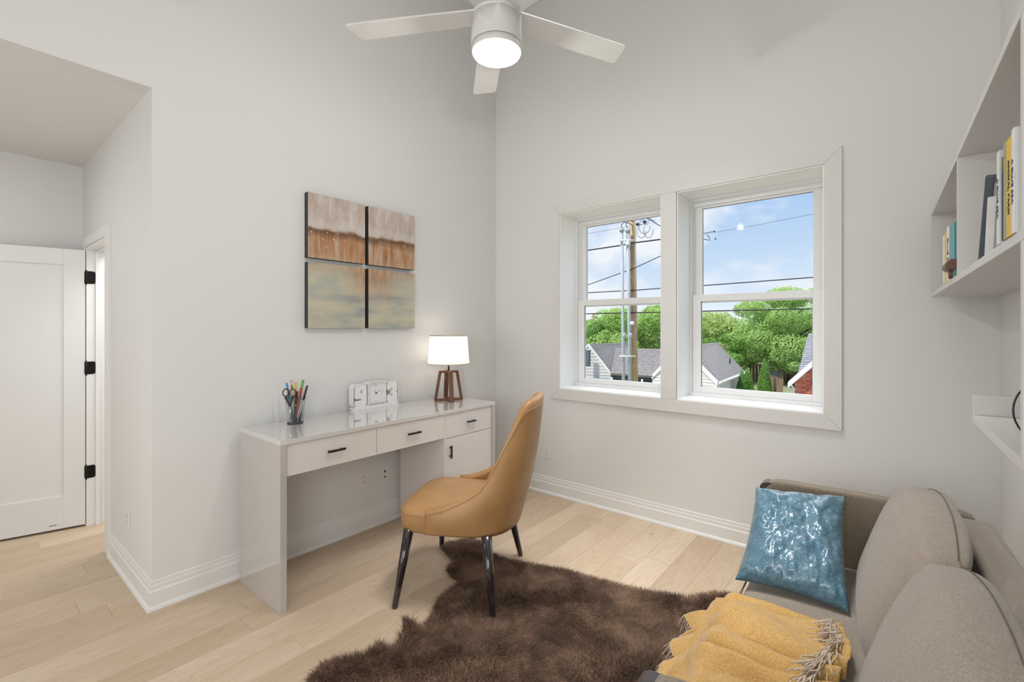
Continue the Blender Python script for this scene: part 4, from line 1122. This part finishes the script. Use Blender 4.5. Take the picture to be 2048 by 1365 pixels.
def peg():
    r = thing('wooden_peg', (2.40, -.16, ZS), 'brown wooden peg ornament lying in front of the teal book', 'ornament')
    bm = bmesh.new(); tube(bm, [(2.45, -.170, ZS+.047), (2.31, -.173, ZS+.047)], .0185, 20)
    obj('peg_body', bm, M['walnut'], r)
    bm = bmesh.new(); tube(bm, [(2.38, -.172, ZS+.035), (2.38, -.174, ZS+.0)], [.008, .010], 10); obj('peg_foot', bm, M['walnut'], r)
peg()
def pframe(x, y, h, wd, tilt, fm, label, pic, yaw=0):
    r = thing('picture_frame', (x, y, ZS), label, 'picture frame', rotz=SHR, local=True)
    # frame in local y-z plane leaning towards the camera (-x)
    Mx = Matrix.Rotation(-tilt, 4, 'Y') @ Matrix.Rotation(math.radians(-15), 4, 'Z')
    t, b = .014, .016
    bm = B((-t, t*.2, -b, 0, 0, h), (-t, t*.2, -wd, -wd+b, 0, h), (-t, t*.2, -wd+b, -b, 0, b), (-t, t*.2, -wd+b, -b, h-b, h)); bm.transform(Mx); obj('frame', bm, fm, r, bevel=.001)
    bm = B((-.004, -.001, -wd+b, -b, b, h-b)); bm.transform(Mx); obj('mat_board', bm, bw, r)
    bm = B((-.0048, -.0042, -wd+.05, -.045, .05, h-.06)); bm.transform(Mx); obj('print', bm, pic, r)
pframe(1.800, -.186, .235, .16, math.radians(30), M['frame_dark'], 'slate-blue picture frame leaning on the shelf', bd)
pframe(1.705, -.188, .150, .14, math.radians(18), bw, 'small white picture frame leaning before the slate-blue one', ink)
def ring():
    r = thing('wire_ring', (1.40, -.30, 1.214), 'black wire ring ornament on the lower shelf', 'ornament')
    c = Vector((1.42, -.2615, 1.214+.078)); bm = bmesh.new()
    d1 = Vector((.35, -.93, 0)).normalized()
    tube(bm, [c+d1*(.072*math.cos(2*PI*k/40))+Vector((0, 0, .072*math.sin(2*PI*k/40))) for k in range(41)], .0018, 8, False)
    obj('ring', bm, M['black'], r)
    bm = bmesh.new(); lathe(bm, [(.02, 1.214), (.02, 1.220)], 20, (c.x, c.y, 0)); obj('foot', bm, M['black'], r)
ring()

# ------------------------------------------------------------------ outdoors
GZ = -3.3
def at(px, py, d):
    """point at depth d (metres ahead) lying on the line of sight measured in the photograph"""
    a = (px-1024)/929.6*d; return Vector((FX*d+.6324*a, FY*d-.7746*a, H-(py-658)/929.6*d))
def atz(px, z, d):
    a = (px-1024)/929.6*d; return Vector((FX*d+.6324*a, FY*d-.7746*a, z))
struct('ground', B((5, 140, -90, 130, GZ-.2, GZ)), M['grass'], 'grassy yards below the window')

def slab(pts, th):
    bm = bmesh.new(); n = Vector(pts[1]-pts[0]).cross(pts[2]-pts[0]).normalized()
    if n.z > 0: n = -n
    a = [bm.verts.new(p) for p in pts]; b = [bm.verts.new(p+n*th) for p in pts]
    bm.faces.new(a); bm.faces.new(b[::-1])
    for i in range(len(pts)): bm.faces.new((a[i], b[i], b[(i+1) % len(pts)], a[(i+1) % len(pts)]))
    return bm
def shingle_roof(p, e0, e1, r0, r1, rows, mat, name='roof_plane', tabs=0):
    """roof plane from eave e0-e1 to ridge r0-r1: a slab with overlapping courses of shingles"""
    base_o = obj(name, slab([e0, e1, r1, r0], .12), mat, p)
    bm = bmesh.new(); n = (e1-e0).cross(r0-e0).normalized()
    if n.z < 0: n = -n
    rg = random.Random(rows)
    for k in range(rows):
        a, b = k/rows, (k+1)/rows
        L0, L1 = e0.lerp(r0, a), e1.lerp(r1, a); U0, U1 = e0.lerp(r0, b), e1.lerp(r1, b)
        cnt = max(3, int((L1-L0).length/.55)); s = rg.random()
        for c in range(-1, cnt+1):
            t0, t1 = max(0, (c+s)/cnt), min(1, (c+1+s)/cnt-.006)
            if t1-t0 < .004: continue
            h = .006+rg.random()*.009
            q = [L0.lerp(L1, t0)+n*(h+.01), L0.lerp(L1, t1)+n*(h+.01), U0.lerp(U1, t1)+n*.004, U0.lerp(U1, t0)+n*.004]
            lo = [L0.lerp(L1, t0)+n*.001, L0.lerp(L1, t1)+n*.001]
            vs = [bm.verts.new(x) for x in q]+[bm.verts.new(x) for x in lo]
            bm.faces.new(vs[:4]); bm.faces.new((vs[4], vs[5], vs[1], vs[0])); bm.faces.new((vs[5], vs[2], vs[1])); bm.faces.new((vs[4], vs[0], vs[3]))
    s_ = obj('shingles', bm, mat, base_o); s_['kind'] = 'stuff'
def siding_wall(p, poly, mat, name='gable_wall', out=None):
    """flat wall polygon plus lap boards"""
    bm = slab_v(poly); o = obj(name, bm, mat, p)
    return o
def slab_v(pts, th=.15):
    bm = bmesh.new(); n = Vector(pts[1]-pts[0]).cross(pts[2]-pts[0]).normalized()
    cdir = Vector((pts[0].x, pts[0].y, 0)).normalized()
    if n.dot(cdir) < 0: n = -n
    a = [bm.verts.new(q) for q in pts]; b = [bm.verts.new(q+n*th) for q in pts]
    bm.faces.new(a); bm.faces.new(b[::-1])
    for i in range(len(pts)): bm.faces.new((a[i], b[i], b[(i+1) % len(pts)], a[(i+1) % len(pts)]))
    return bm
def laps(p, pl, pr, z0, z1, apexfn, mat, step=.2, name='siding_boards'):
    """horizontal lap boards between points pl-pr (plan) clipped by apexfn(z)->(t0,t1)"""
    bm = bmesh.new(); n = Vector((pr.y-pl.y, -(pr.x-pl.x), 0)).normalized()
    if n.dot(Vector((pl.x, pl.y, 0))) > 0: n = -n
    z = z0
    while z < z1:
        t0, t1 = apexfn(z+step)
        if t1 > t0:
            a, b = pl.lerp(pr, t0), pl.lerp(pr, t1)
            for q0, q1 in ((a, b),):
                v = [bm.verts.new((q0.x+n.x*.03, q0.y+n.y*.03, z)), bm.verts.new((q1.x+n.x*.03, q1.y+n.y*.03, z)), bm.verts.new((q1.x+n.x*.006, q1.y+n.y*.006, z+step)), bm.verts.new((q0.x+n.x*.006, q0.y+n.y*.006, z+step)),
                     bm.verts.new((q0.x, q0.y, z)), bm.verts.new((q1.x, q1.y, z))]
                bm.faces.new(v[:4]); bm.faces.new((v[4], v[5], v[1], v[0]))
        z += step
    o = obj(name, bm, mat, p); o['kind'] = 'stuff'
def rake(p, a, b, w_=.16, th=.08):
    bm = bmesh.new(); d = (b-a).normalized(); side = Vector((0, 0, 1)); n = d.cross(side).normalized()
    if n.dot(Vector((a.x, a.y, 0))) > 0: n = -n
    dn = Vector((0, 0, -w_))
    vs = [a, b, b+dn, a+dn]; A = [bm.verts.new(q+n*th) for q in vs]; Bq = [bm.verts.new(q-n*.05) for q in vs]
    bm.faces.new(A); bm.faces.new(Bq[::-1])
    for i in range(4): bm.faces.new((A[i], Bq[i], Bq[(i+1) % 4], A[(i+1) % 4]))
    obj('fascia_board', bm, M['fascia'], p)

def house_a():
    P1 = at(1177, 688, 31); Q = at(1262, 686, 33.5); E = at(1222, 746, 30.4); EL = P1+(P1-E); EL.z = E.z
    EL = at(1128, 748, 31.6)
    r = thing('white_house', tuple(Vector((E.x, E.y, GZ))), 'white house with grey roof and teal porch behind the utility pole', 'house')
    shingle_roof(r, E, atz(1300, E.z, 33.5), P1, Q, 26, M['roof'])
    shingle_roof(r, at(1221, 747, 30.2), at(1309, 753, 28.3), at(1231, 696.6, 32.2), at(1345, 699, 31.0), 18, M['roof'])
    poly = [P1+Vector((0, 0, -.1)), E+Vector((0, 0, -.12)), Vector((E.x, E.y, GZ)), Vector((EL.x, EL.y, GZ)), EL]
    obj('gable_wall', slab_v(poly), M['siding'], r)
    pl, pr = Vector((EL.x, EL.y, 0)), Vector((E.x, E.y, 0))
    def ap(z):
        if z < E.z: return (0, 1)
        t = (z-E.z)/(P1.z-.1-E.z); tp = (Vector((P1.x, P1.y, 0))-pl).length/(pr-pl).length
        return (tp*t, 1-(1-tp)*t)
    laps(r, pl, pr, GZ+.1, P1.z-.2, ap, M['siding'], .2)
    rake(r, P1+Vector((0, 0, .03)), E+Vector((0, 0, .03)), .2); rake(r, EL, P1+Vector((0, 0, .03)), .2)
    # gable vent window
    c = at(1176.5, 717, 30.6); u = (pr-pl).normalized(); nn = Vector((u.y, -u.x, 0)); 
    if nn.dot(c) > 0: nn = -nn
    def wbox(c, w_, h, d0, d1):
        bm = bmesh.new(); vs = []
        for q in (d0, d1): vs.append([bm.verts.new(c+u*sx*w_/2+Vector((0, 0, sz*h/2))+nn*q) for sx, sz in ((-1, -1), (1, -1), (1, 1), (-1, 1))])
        bm.faces.new(vs[0]); bm.faces.new(vs[1])
        for i in range(4): bm.faces.new((vs[0][i], vs[0][(i+1) % 4], vs[1][(i+1) % 4], vs[1][i]))
        return bm
    wf = obj('gable_window', wbox(c, .30, 1.05, .02, .10), M['dkteal'], r); obj('pane', wbox(c+nn*.02, .2, .95, .07, .10), M['winblue'], wf)
    for px in (1178, 1205):
        c2 = at(px, 772, 30.2); f = obj('house_window', wbox(c2, .7, .9, .02, .09), M['dkteal'], r); obj('pane', wbox(c2, .6, .8, .085, .10), M['winblue'], f)
    # teal porch front under the second roof plane
    A, C = at(1222, 752, 30.3), at(1310, 757, 28.4); A2, C2 = at(1224, 752, 31.0), at(1312, 757, 29.2)
    obj('gutter', slab_v([A, C, C-Vector((0, 0, .16)), A-Vector((0, 0, .16))], .1), M['dkteal'], r)
    obj('porch_wall', slab_v([A2-Vector((0, 0, .12)), C2-Vector((0, 0, .12)), Vector((C2.x, C2.y, GZ)), Vector((A2.x, A2.y, GZ))]), M['teal'], r)
    uu = (C2-A2); uu.z = 0; uu.normalize()
    for t, w_ in ((.12, .5), (.62, .5), (.82, .9)):
        q = A2.lerp(C2, t); q.z = -2.2; nq = Vector((uu.y, -uu.x, 0)); 
        if nq.dot(q) > 0: nq = -nq
        bm = bmesh.new(); vs = []
        for dd in (.01, .08): vs.append([bm.verts.new(q+uu*sx*w_/2+Vector((0, 0, sz*.55))+nq*dd) for sx, sz in ((-1, -1), (1, -1), (1, 1), (-1, 1))])
        bm.faces.new(vs[0]); bm.faces.new(vs[1])
        for i in range(4): bm.faces.new((vs[0][i], vs[0][(i+1) % 4], vs[1][(i+1) % 4], vs[1][i]))
        obj('porch_window', bm, M['dkteal'], r)
    for t in (.02, .45, .72):
        q = A.lerp(C, t); bm = bmesh.new(); tube(bm, [Vector((q.x, q.y, GZ)), Vector((q.x, q.y, q.z-.1))], .06, 8); obj('porch_post', bm, M['fascia'], r)
house_a()
def house_b():
    pk = at(1363, 691, 26.7); NR_ = at(1436, 765, 25.0); NL = at(1305, 753, 28.5); NL.z = NR_.z
    rd = Vector(at(1434, 687, 32)-pk); rd.z = 0
    r = thing('white_house', (NR_.x, NR_.y, GZ), 'white gabled house with weathered shingle roof, lower left of right window', 'house')
    FR = at(1490, 744, 30.8); FRd = pk+rd
    shingle_roof(r, NR_, FR, pk, FRd, 20, M['roof'])
    shingle_roof(r, NL, NL+rd, pk, FRd, 16, M['roof'])
    poly = [pk+Vector((0, 0, -.12)), NR_+Vector((0, 0, -.14)), Vector((NR_.x, NR_.y, GZ)), Vector((NL.x, NL.y, GZ)), NL+Vector((0, 0, -.14))]
    obj('gable_wall', slab_v(poly), M['siding'], r)
    pl, pr = Vector((NL.x, NL.y, 0)), Vector((NR_.x, NR_.y, 0)); tp = .5
    def ap(z):
        if z < NR_.z: return (0, 1)
        t = (z-NR_.z)/(pk.z-NR_.z); return (tp*t, 1-(1-tp)*t)
    laps(r, pl, pr, GZ+.1, pk.z-.2, ap, M['siding'], .19)
    # side wall below the right eave
    a, b = NR_.copy(), FR.copy(); a.z -= .15; b.z -= .15
    ins = (pl-pr).normalized()*.35
    obj('side_wall', slab_v([a+ins, b+ins, Vector((b.x, b.y, GZ))+ins, Vector((a.x, a.y, GZ))+ins]), M['siding'], r)
    rake(r, NL+Vector((0, 0, .04)), pk+Vector((0, 0, .04)), .24); rake(r, pk+Vector((0, 0, .04)), NR_+Vector((0, 0, .04)), .24)
    bm = bmesh.new(); tube(bm, [NR_+Vector((.05, -.05, -.05)), FR+Vector((.05, -.05, -.05))], .07, 8); obj('gutter', bm, M['fascia'], r)
    bm = bmesh.new(); q = NR_+Vector((0, 0, -.1)); tube(bm, [q, q+ins*.9+Vector((0, 0, -.35)), Vector((q.x, q.y, GZ))+ins*.9], .045, 8); obj('downpipe', bm, M['fascia'], r)
    v = at(1460, 728, 27.6); bm = bmesh.new(); tube(bm, [v, v+Vector((0, 0, .35))], .04, 8); obj('roof_vent', bm, M['dkteal'], r)
house_b()
def house_c():
    N_ = at(1577, 765, 16); d = Vector((0, 0, 0)); fdir = Vector((FX*-.57+.6324*.82, FY*-.57-.7746*.82, 0)).normalized()
    pk = N_+fdir*1.9; pk.z = N_.z+1.07*1.9
    back = Vector((-fdir.y, fdir.x, 0)); 
    if back.dot(Vector((FX, FY, 0))) < 0: back = -back
    r = thing('brick_house', (N_.x, N_.y, GZ), 'red brick house with slate roof at the right edge of the window', 'house')
    wl = N_+fdir*.18; far = N_+fdir*3.8
    core = [pk+Vector((0, 0, -.15)), far+Vector((0, 0, -.15)), Vector((far.x, far.y, GZ)), Vector((wl.x, wl.y, GZ)), Vector((wl.x, wl.y, N_.z+.02))]
    obj('gable_wall', slab_v(core, .2), M['mortar'], r)
    # bricks on the visible left part of the gable
    nn = -back; bmk = None
    bwid, bh = .23, .075; rows = 34; cnt = 0; rg = random.Random(3)
    ztop = lambda t: N_.z+.02+1.07*(t-.0)-.12
    me_cache = []
    for v_ in range(4):
        bm = B((-.108, .108, -.02, .02, -.031, .031)); me = bpy.data.meshes.new('brick'); bm.to_mesh(me); bm.free(); me.materials.append(M['redbrick'] if v_ < 2 else simple('red_brick_dark' if v_ == 2 else 'red_brick_light', srgb(192, 98, 84) if v_ == 2 else srgb(216, 128, 108), .9, nscale=20, var=.2)); me_cache.append(me)
    ang = math.atan2(fdir.y, fdir.x)
    for k in range(rows):
        z = N_.z+.75-k*bh
        for c in range(0, 7):
            t = .18+.12+c*bwid+(bwid/2 if k % 2 else 0)
            if z+.04 > ztop(t-.1): continue
            if t > 1.75: continue
            q = N_+fdir*t+nn*.012; q.z = z
            o = bpy.data.objects.new('brick', me_cache[rg.randrange(4)]); COL.objects.link(o); o.parent = r; o.location = q-r.location; o.rotation_euler = (0, 0, ang); cnt += 1
    rake(r, N_+Vector((0, 0, .03)), pk+Vector((0, 0, .03)), .2, .3)
    # roof planes: main slope seen beyond the rake
    a, b, c, d_ = at(1596, 742, 17.2), at(1612, 690, 22.0), at(1617, 669, 22.5), pk+back*.2
    shingle_roof(r, N_+back*.05, N_+back*4.0+fdir*.5, pk+back*.05, pk+back*4.0, 20, M['roof_dark'])
    up = at(1597, 744, 17.5); ue = at(1690, 744, 15.6); ur = at(1617, 668, 20.2); uf = at(1720, 655, 18.5)
    shingle_roof(r, up, ue, ur, uf, 18, M['roof_dark'])
    w0 = N_+fdir*1.0+nn*.03; w0.z = at(1615, 785, 15.5).z
    bm = bmesh.new(); vs = []
    for dd in (.0, .06): vs.append([bm.verts.new(w0+fdir*sx*.14+Vector((0, 0, sz*.16))+nn*dd) for sx, sz in ((-1, -1), (1, -1), (1, 1), (-1, 1))])
    bm.faces.new(vs[0]); bm.faces.new(vs[1])
    for i in range(4): bm.faces.new((vs[0][i], vs[0][(i+1) % 4], vs[1][(i+1) % 4], vs[1][i]))
    obj('house_window', bm, M['winblue'], r)
    bm = bmesh.new(); q = N_+fdir*.06+Vector((0, 0, -.12)); tube(bm, [N_+Vector((0, 0, -.03)), N_+fdir*.1+Vector((0, 0, -.12)), N_+fdir*.16+Vector((0, 0, -.2)), Vector((N_.x, N_.y, GZ))+fdir*.16], .035, 8); obj('downpipe', bm, M['fascia'], r)
house_c()

def pole():
    b = atz(1270, GZ, 20); t = at(1265, 425, 20)
    r = thing('utility_pole', tuple(b), 'tall wooden utility pole seen through the left window', 'pole')
    bm = bmesh.new(); tube(bm, [b, b.lerp(t, .5), t], [.165, .152, .135], 16); obj('post', bm, M['pole_wood'], r)
    rt = Vector((.6324, -.7746, 0)); fw = Vector((FX, FY, 0))
    for (pt, pb) in (((1243.5, 462), 1248.5), ((1255.5, 463), 1261)):
        a = at(*pt, 19.75); c = atz(pb, GZ, 19.75); bm = bmesh.new(); tube(bm, [c, c.lerp(a, .5), a], .068, 12)
        o = obj('conduit', bm, M['conduit'], r)
        bm = bmesh.new(); tube(bm, [a-Vector((0, 0, .03)), a+Vector((0, 0, .1))], .105, 12); obj('conduit_cap', bm, M['conduit'], o)
        s = at(pb-.8, 678, 19.75); bm = bmesh.new(); tube(bm, [s, s+Vector((0, 0, .25))], .082, 12); obj('coupling', bm, M['conduit'], o)
    for py in (481, 713):
        a, c = at(1238, py, 19.66), at(1271, py, 19.66); bm = bmesh.new(); tube(bm, [a, c], .035, 6); obj('bracket', bm, M['whitecer'], r)
    a = at(1256, 486, 19.7); bm = bmesh.new(); bx(bm, a.x-.1, a.x+.1, a.y-.08, a.y+.08, a.z-.1, a.z+.12); obj('junction_box', bm, M['whitecer'], r, bevel=.02)
    a = at(1264, 647, 19.72); bm = bmesh.new(); lathe(bm, [(.02, -.08), (.09, -.06), (.11, 0), (.07, .07), (.02, .09)], 14, tuple(a)); obj('insulator', bm, M['whitecer'], r)
    # looped cable near the top
    for k, (x0, y0, rx, ry) in enumerate(((1286, 452, 14, 16), (1294, 458, 12, 18), (1280, 462, 12, 14))):
        bm = bmesh.new(); tube(bm, [at(x0+rx*math.cos(q*.33)+q*.6, y0+ry*math.sin(q*.33), 19.6+.02*q) for q in range(17)], .010, 6); o = obj('cable_loop', bm, M['cable'], r)
    for px, py in ((1275, 449), (1289, 444)):
        a = at(px, py, 19.6); bm = bmesh.new(); lathe(bm, [(.01, -.07), (.07, -.03), (.07, .03), (.01, .07)], 10, tuple(a)); obj('cable_clamp', bm, M['cable'], r)
    bm = bmesh.new(); tube(bm, [at(1243.5, 458, 19.75), at(1243, 450, 19.7), at(1248, 445, 19.7), at(1256, 446, 19.8), at(1268, 452, 19.9)], .016, 6); tube(bm, [at(1255, 458, 19.75), at(1252, 448, 19.7), at(1258, 441, 19.7), at(1268, 444, 19.9)], .016, 6)
    obj('service_lead', bm, M['cable'], r)
pole()
def wire(pts, rad, label, name='power_line'):
    P3 = [at(*p) for p in pts]
    r0 = P3[0]; bm = bmesh.new()
    # refine with sag between knots
    out = []
    for a, b in zip(P3[:-1], P3[1:]):
        L_ = (b-a).length
        for k in range(8):
            t = k/8; q = a.lerp(b, t); q.z -= .0014*L_*L_*4*t*(1-t)*.12; out.append(q)
    out.append(P3[-1])
    tube(bm, out, rad, 6)
    o = obj(name, bm, M['cable']); tag(o, label, 'cable')
wire([(1040, 522, 24), (1172, 501.5, 21.5), (1243, 491, 20.2), (1268, 486, 19.6), (1322, 479, 19), (1345, 476, 18.8)], .030, 'thick cable crossing the upper left pane just below the pole top')
wire([(1040, 620, 23), (1172, 571.5, 21.5), (1268, 537, 19.8), (1322, 512, 19), (1345, 503, 18.7)], .018, 'cable rising diagonally across the upper left pane')
wire([(1040, 594, 23), (1172, 586, 21), (1268, 581, 19.8), (1322, 577, 19), (1400, 572, 18.4), (1627, 555, 17), (1760, 545, 16)], .022, 'cable crossing both upper panes just above the meeting rails')
wire([(1040, 630, 23), (1170, 628, 21), (1268, 626, 19.8), (1321, 625, 19.2), (1398, 623, 18.4), (1624, 618, 17), (1760, 615, 16)], .026, 'cable crossing both lower panes in front of the tree tops')
wire([(1100, 485, 27), (1175, 468, 25), (1240, 456, 23), (1300, 446, 22)], .008, 'hair-thin wire near the top of the left pane')
wire([(1330, 483, 22), (1400, 470, 21), (1500, 453, 20), (1627, 428, 19), (1750, 405, 18)], .007, 'hair-thin wire crossing the blue sky in the right pane')
wire([(1285, 432, 21), (1302, 441, 21), (1323, 454, 21), (1372, 484, 20.5)], .018, 'dark cable sloping down right from the pole top')
def clamp():
    r = thing('cable_splice', tuple(at(1402, 470, 20.2)), 'tangled cable splice at the left edge of the right upper pane', 'cable')
    bm = bmesh.new(); tube(bm, [at(1396, 472, 20.2), at(1406, 467, 20.2), at(1418, 465, 20.2), at(1428, 463, 20.2)], .012, 6); tube(bm, [at(1400, 476, 20.2), at(1410, 479, 20.2), at(1420, 481, 20.2), at(1419, 475, 20.2), at(1413, 470, 20.2)], .015, 6)
    obj('lead', bm, M['cable'], r)
    for px, py in ((1429, 463), (1431, 478)):
        bm = bmesh.new(); a = at(px, py, 20.2); lathe(bm, [(.01, -.04), (.03, -.02), (.03, .02), (.01, .04)], 8, tuple(a)); obj('clip', bm, M['cable'], r)
clamp()
def farpole():
    r = atz(1189, GZ, 48); o_p = thing('utility_pole', tuple(r), 'thin distant grey pole before the trees, left edge of the window', 'pole')
    bm = bmesh.new(); tube(bm, [r, at(1187, 628, 48)], .13, 8); obj('post', bm, M['fence_wood'], o_p)
    bm = bmesh.new(); a, b = at(1183, 634, 48), at(1193, 634, 48); tube(bm, [a, b], .06, 6); obj('crossarm', bm, M['fence_wood'], o_p)
farpole()

# trees -------------------------------------------------------------
def leaves_mesh(name, blobs, n, size, mat, seed, parent):
    g = np.random.default_rng(seed)
    C = np.array([b[:3] for b in blobs]); R = np.array([b[3:6] for b in blobs])
    wts = R.prod(1)**.67; wts /= wts.sum(); k = g.choice(len(blobs), n, p=wts)
    d = g.normal(size=(n, 3)); d /= np.linalg.norm(d, axis=1)[:, None]
    rad = g.uniform(.72, 1.04, n)**1.0
    P = C[k]+d*R[k]*rad[:, None]
    a = g.normal(size=(n, 3))*.55+d; a /= np.linalg.norm(a, axis=1)[:, None]
    t = np.cross(a, g.normal(size=(n, 3))); t /= np.linalg.norm(t, axis=1)[:, None]; b = np.cross(a, t)
    s = size*g.uniform(.6, 1.3, n)[:, None]
    V = np.stack([P-t*s*.5, P+b*s*.32, P+t*s*.5+a*s*.1, P-b*s*.32], 1).reshape(-1, 3).astype(np.float32)
    V -= np.array(root_of(parent).location, np.float32)
    me = bpy.data.meshes.new(name); me.vertices.add(len(V)); me.vertices.foreach_set('co', V.ravel())
    me.loops.add(4*n); me.loops.foreach_set('vertex_index', np.arange(4*n, dtype=np.int32))
    me.polygons.add(n); me.polygons.foreach_set('loop_start', np.arange(n, dtype=np.int32)*4); me.polygons.foreach_set('loop_total', np.full(n, 4, np.int32))
    me.update(calc_edges=True); o = bpy.data.objects.new(name, me); COL.objects.link(o); me.materials.append(mat); o.parent = parent; o['kind'] = 'stuff'
    return o
def tree(px, pytop, d, width, label, mat, n, seed, leaf=.2, name='leafy_tree', low=.15, group=None):
    base_ = atz(px, GZ, d); top = at(px, pytop, d); Hh = top.z-GZ; g = random.Random(seed)
    r = thing(name, tuple(base_), label, 'tree', group=group)
    bm = bmesh.new(); tube(bm, [base_, base_+Vector((.1, .05, Hh*.35)), base_+Vector((0, .1, Hh*.8))], [Hh*.026, Hh*.02, Hh*.007], 8)
    for k in range(6):
        a = g.uniform(0, 2*PI); s = base_+Vector((.05, .05, Hh*g.uniform(.3, .6)))
        tube(bm, [s, s+Vector((math.cos(a)*width*.18, math.sin(a)*width*.18, Hh*.12)), s+Vector((math.cos(a)*width*.34, math.sin(a)*width*.34, Hh*.2))], [Hh*.011, Hh*.008, Hh*.003], 6)
    obj('trunk', bm, M['bark'], r)
    blobs = []
    for k in range(34):
        h = g.uniform(low, .97); w_ = width/2*math.sqrt(max(.05, 1-((h-.5)/.52)**2)); a = g.uniform(0, 2*PI); q = g.uniform(.35, .95)
        c = base_+Vector((math.cos(a)*w_*q, math.sin(a)*w_*q, Hh*h*.97)); s = width*g.uniform(.09, .17)
        s2 = min(s*.75, (top.z-c.z)*1.0+.1) if h > .8 else s*.75
        blobs.append((c.x, c.y, c.z, s, s, max(.2, s2)))
    leaves_mesh('crown', blobs, n, leaf, mat, seed, r)
tree(1200, 632, 47, 7.5, 'leafy green tree behind the white house, left pane left side', M['leaf_b'], 15000, 1, .22)
tree(1262, 618, 44, 8.0, 'bright green tree behind the utility pole', M['leaf_a'], 17000, 2, .22)
tree(1330, 612, 46, 8.0, 'light green tree hidden partly by the window mullion', M['leaf_a'], 15000, 3, .22)
tree(1150, 640, 52, 8.0, 'darker green tree furthest left outside', M['leaf_b'], 9000, 4, .24)
tree(1412, 626, 50, 8.0, 'yellow-green tree above the weathered roof, right pane left side', M['leaf_c'], 15000, 5, .22)
tree(1458, 634, 47, 5.5, 'yellow-green tree in the middle distance, right pane centre', M['leaf_c'], 14000, 6, .2)
tree(1452, 672, 41, 5.0, 'darker small tree between the roofs', M['leaf_d'], 11000, 7, .18)
tree(1578, 578, 40, 10.0, 'large bright maple filling the right pane', M['leaf_a'], 60000, 8, .17, low=.34)
tree(1500, 655, 42, 5.0, 'low green tree in front of the maple, above the evergreens', M['leaf_a'], 14000, 9, .17, low=.45)
tree(1588, 684, 38, 4.0, 'low shrubby tree left of the brick house', M['leaf_b'], 11000, 10, .16, low=.35)
tree(1650, 600, 46, 9.0, 'green tree at the right edge behind the brick house', M['leaf_b'], 14000, 12, .22)
tree(1375, 640, 55, 10.0, 'hazy green tree line tree behind the mullion', M['leaf_c'], 9000, 13, .25)
tree(1240, 640, 58, 10.0, 'distant dark green tree seen between nearer crowns', M['leaf_d'], 9000, 14, .25)
def evergreen(px, pyt, pyb, d, label, seed):
    b = at(px, pyb, d); b.z = GZ; t = at(px, pyt, d); Hh = t.z-GZ
    r = thing('evergreen_shrub', tuple(b), label, 'shrub')
    bm = bmesh.new(); tube(bm, [b, b+Vector((0, 0, Hh*.8))], .04, 6); obj('trunk', bm, M['bark'], r)
    blobs = []
    for k in range(16):
        h = k/16; w_ = Hh*.21*(1-h)**.75+.05
        blobs.append((b.x, b.y, GZ+Hh*(h*.94+.05), w_, w_, Hh*.09))
    leaves_mesh('crown', blobs, 7000, .09, M['leaf_d'], seed, r)
evergreen(1529, 719, 783, 34.5, 'tall pointed evergreen shrub in the neighbouring yard', 21)
evergreen(1484, 742, 778, 29, 'small pointed evergreen beside the white house, left of the pair', 22)
evergreen(1496, 737, 778, 30, 'small pointed evergreen beside the white house, right of the pair', 23)
def shed():
    a = at(1545, 722, 40); r = thing('garden_shed', (a.x, a.y, GZ), 'small pale-roofed garden shed among the trees', 'shed')
    rt = Vector((.6324, -.7746, 0)); f = Vector((FX, FY, 0)); h = a.z
    e0, e1 = a-rt*1.0-f*1.0+Vector((0, 0, -.45)), a+rt*.5-f*1.0+Vector((0, 0, -.35)); r0, r1 = a-rt*.7+f*.3, a+rt*.8+f*.3
    obj('roof', slab([e0, e1, r1, r0], .08), M['fascia'], r)
    q = [e0+rt*.1-Vector((0, 0, .1)), e1-rt*.1-Vector((0, 0, .1)), Vector((e1.x, e1.y, GZ)), Vector((e0.x, e0.y, GZ))]
    obj('wall', slab_v([x+f*.15 for x in q]), M['fence_wood'], r)
    c = (e0+e1)/2+Vector((0, 0, -.55)); bm = bmesh.new(); vs = []
    for dd in (.0, .1): vs.append([bm.verts.new(c+rt*sx*.35+Vector((0, 0, sz*.25))+f*dd) for sx, sz in ((-1, -1), (1, -1), (1, 1), (-1, 1))])
    bm.faces.new(vs[0]); bm.faces.new(vs[1])
    for i in range(4): bm.faces.new((vs[0][i], vs[0][(i+1) % 4], vs[1][(i+1) % 4], vs[1][i]))
    obj('shed_window', bm, M['winblue'], r)
shed()
def fence(p0, p1, h, label, seed):
    r = thing('wooden_fence', (p0.x, p0.y, GZ), label, 'fence'); g = random.Random(seed)
    L_ = (p1-p0).length; u = (p1-p0).normalized(); n = int(L_/.3); nn = Vector((-u.y, u.x, 0))
    for k in range(n):
        a = p0+u*(k*.3+.01); hh = h+g.uniform(-.06, .06); b = a+u*.26
        bm = bmesh.new(); vs = []
        for dd in (0, .03):
            o2 = nn*(dd+(.015 if k % 2 else 0)); vs.append([bm.verts.new(Vector((q.x, q.y, z))+o2) for q, z in ((a, GZ), (b, GZ), (b, GZ+hh), (a, GZ+hh))])
        bm.faces.new(vs[0]); bm.faces.new(vs[1][::-1])
        for i in range(4): bm.faces.new((vs[0][i], vs[0][(i+1) % 4], vs[1][(i+1) % 4], vs[1][i]))
        obj('fence_board', bm, M['fence_wood'], r)
fence(atz(1444, GZ, 32), atz(1486, GZ, 36), 1.1, 'short wooden fence beside the white house', 1)
fence(atz(1538, GZ, 36), atz(1566, GZ, 33), 1.15, 'wooden fence between the tall evergreen and the brick house', 2)
fence(atz(1497, GZ, 44), atz(1620, GZ, 40), 1.5, 'long wooden back-yard fence under the maple', 3)
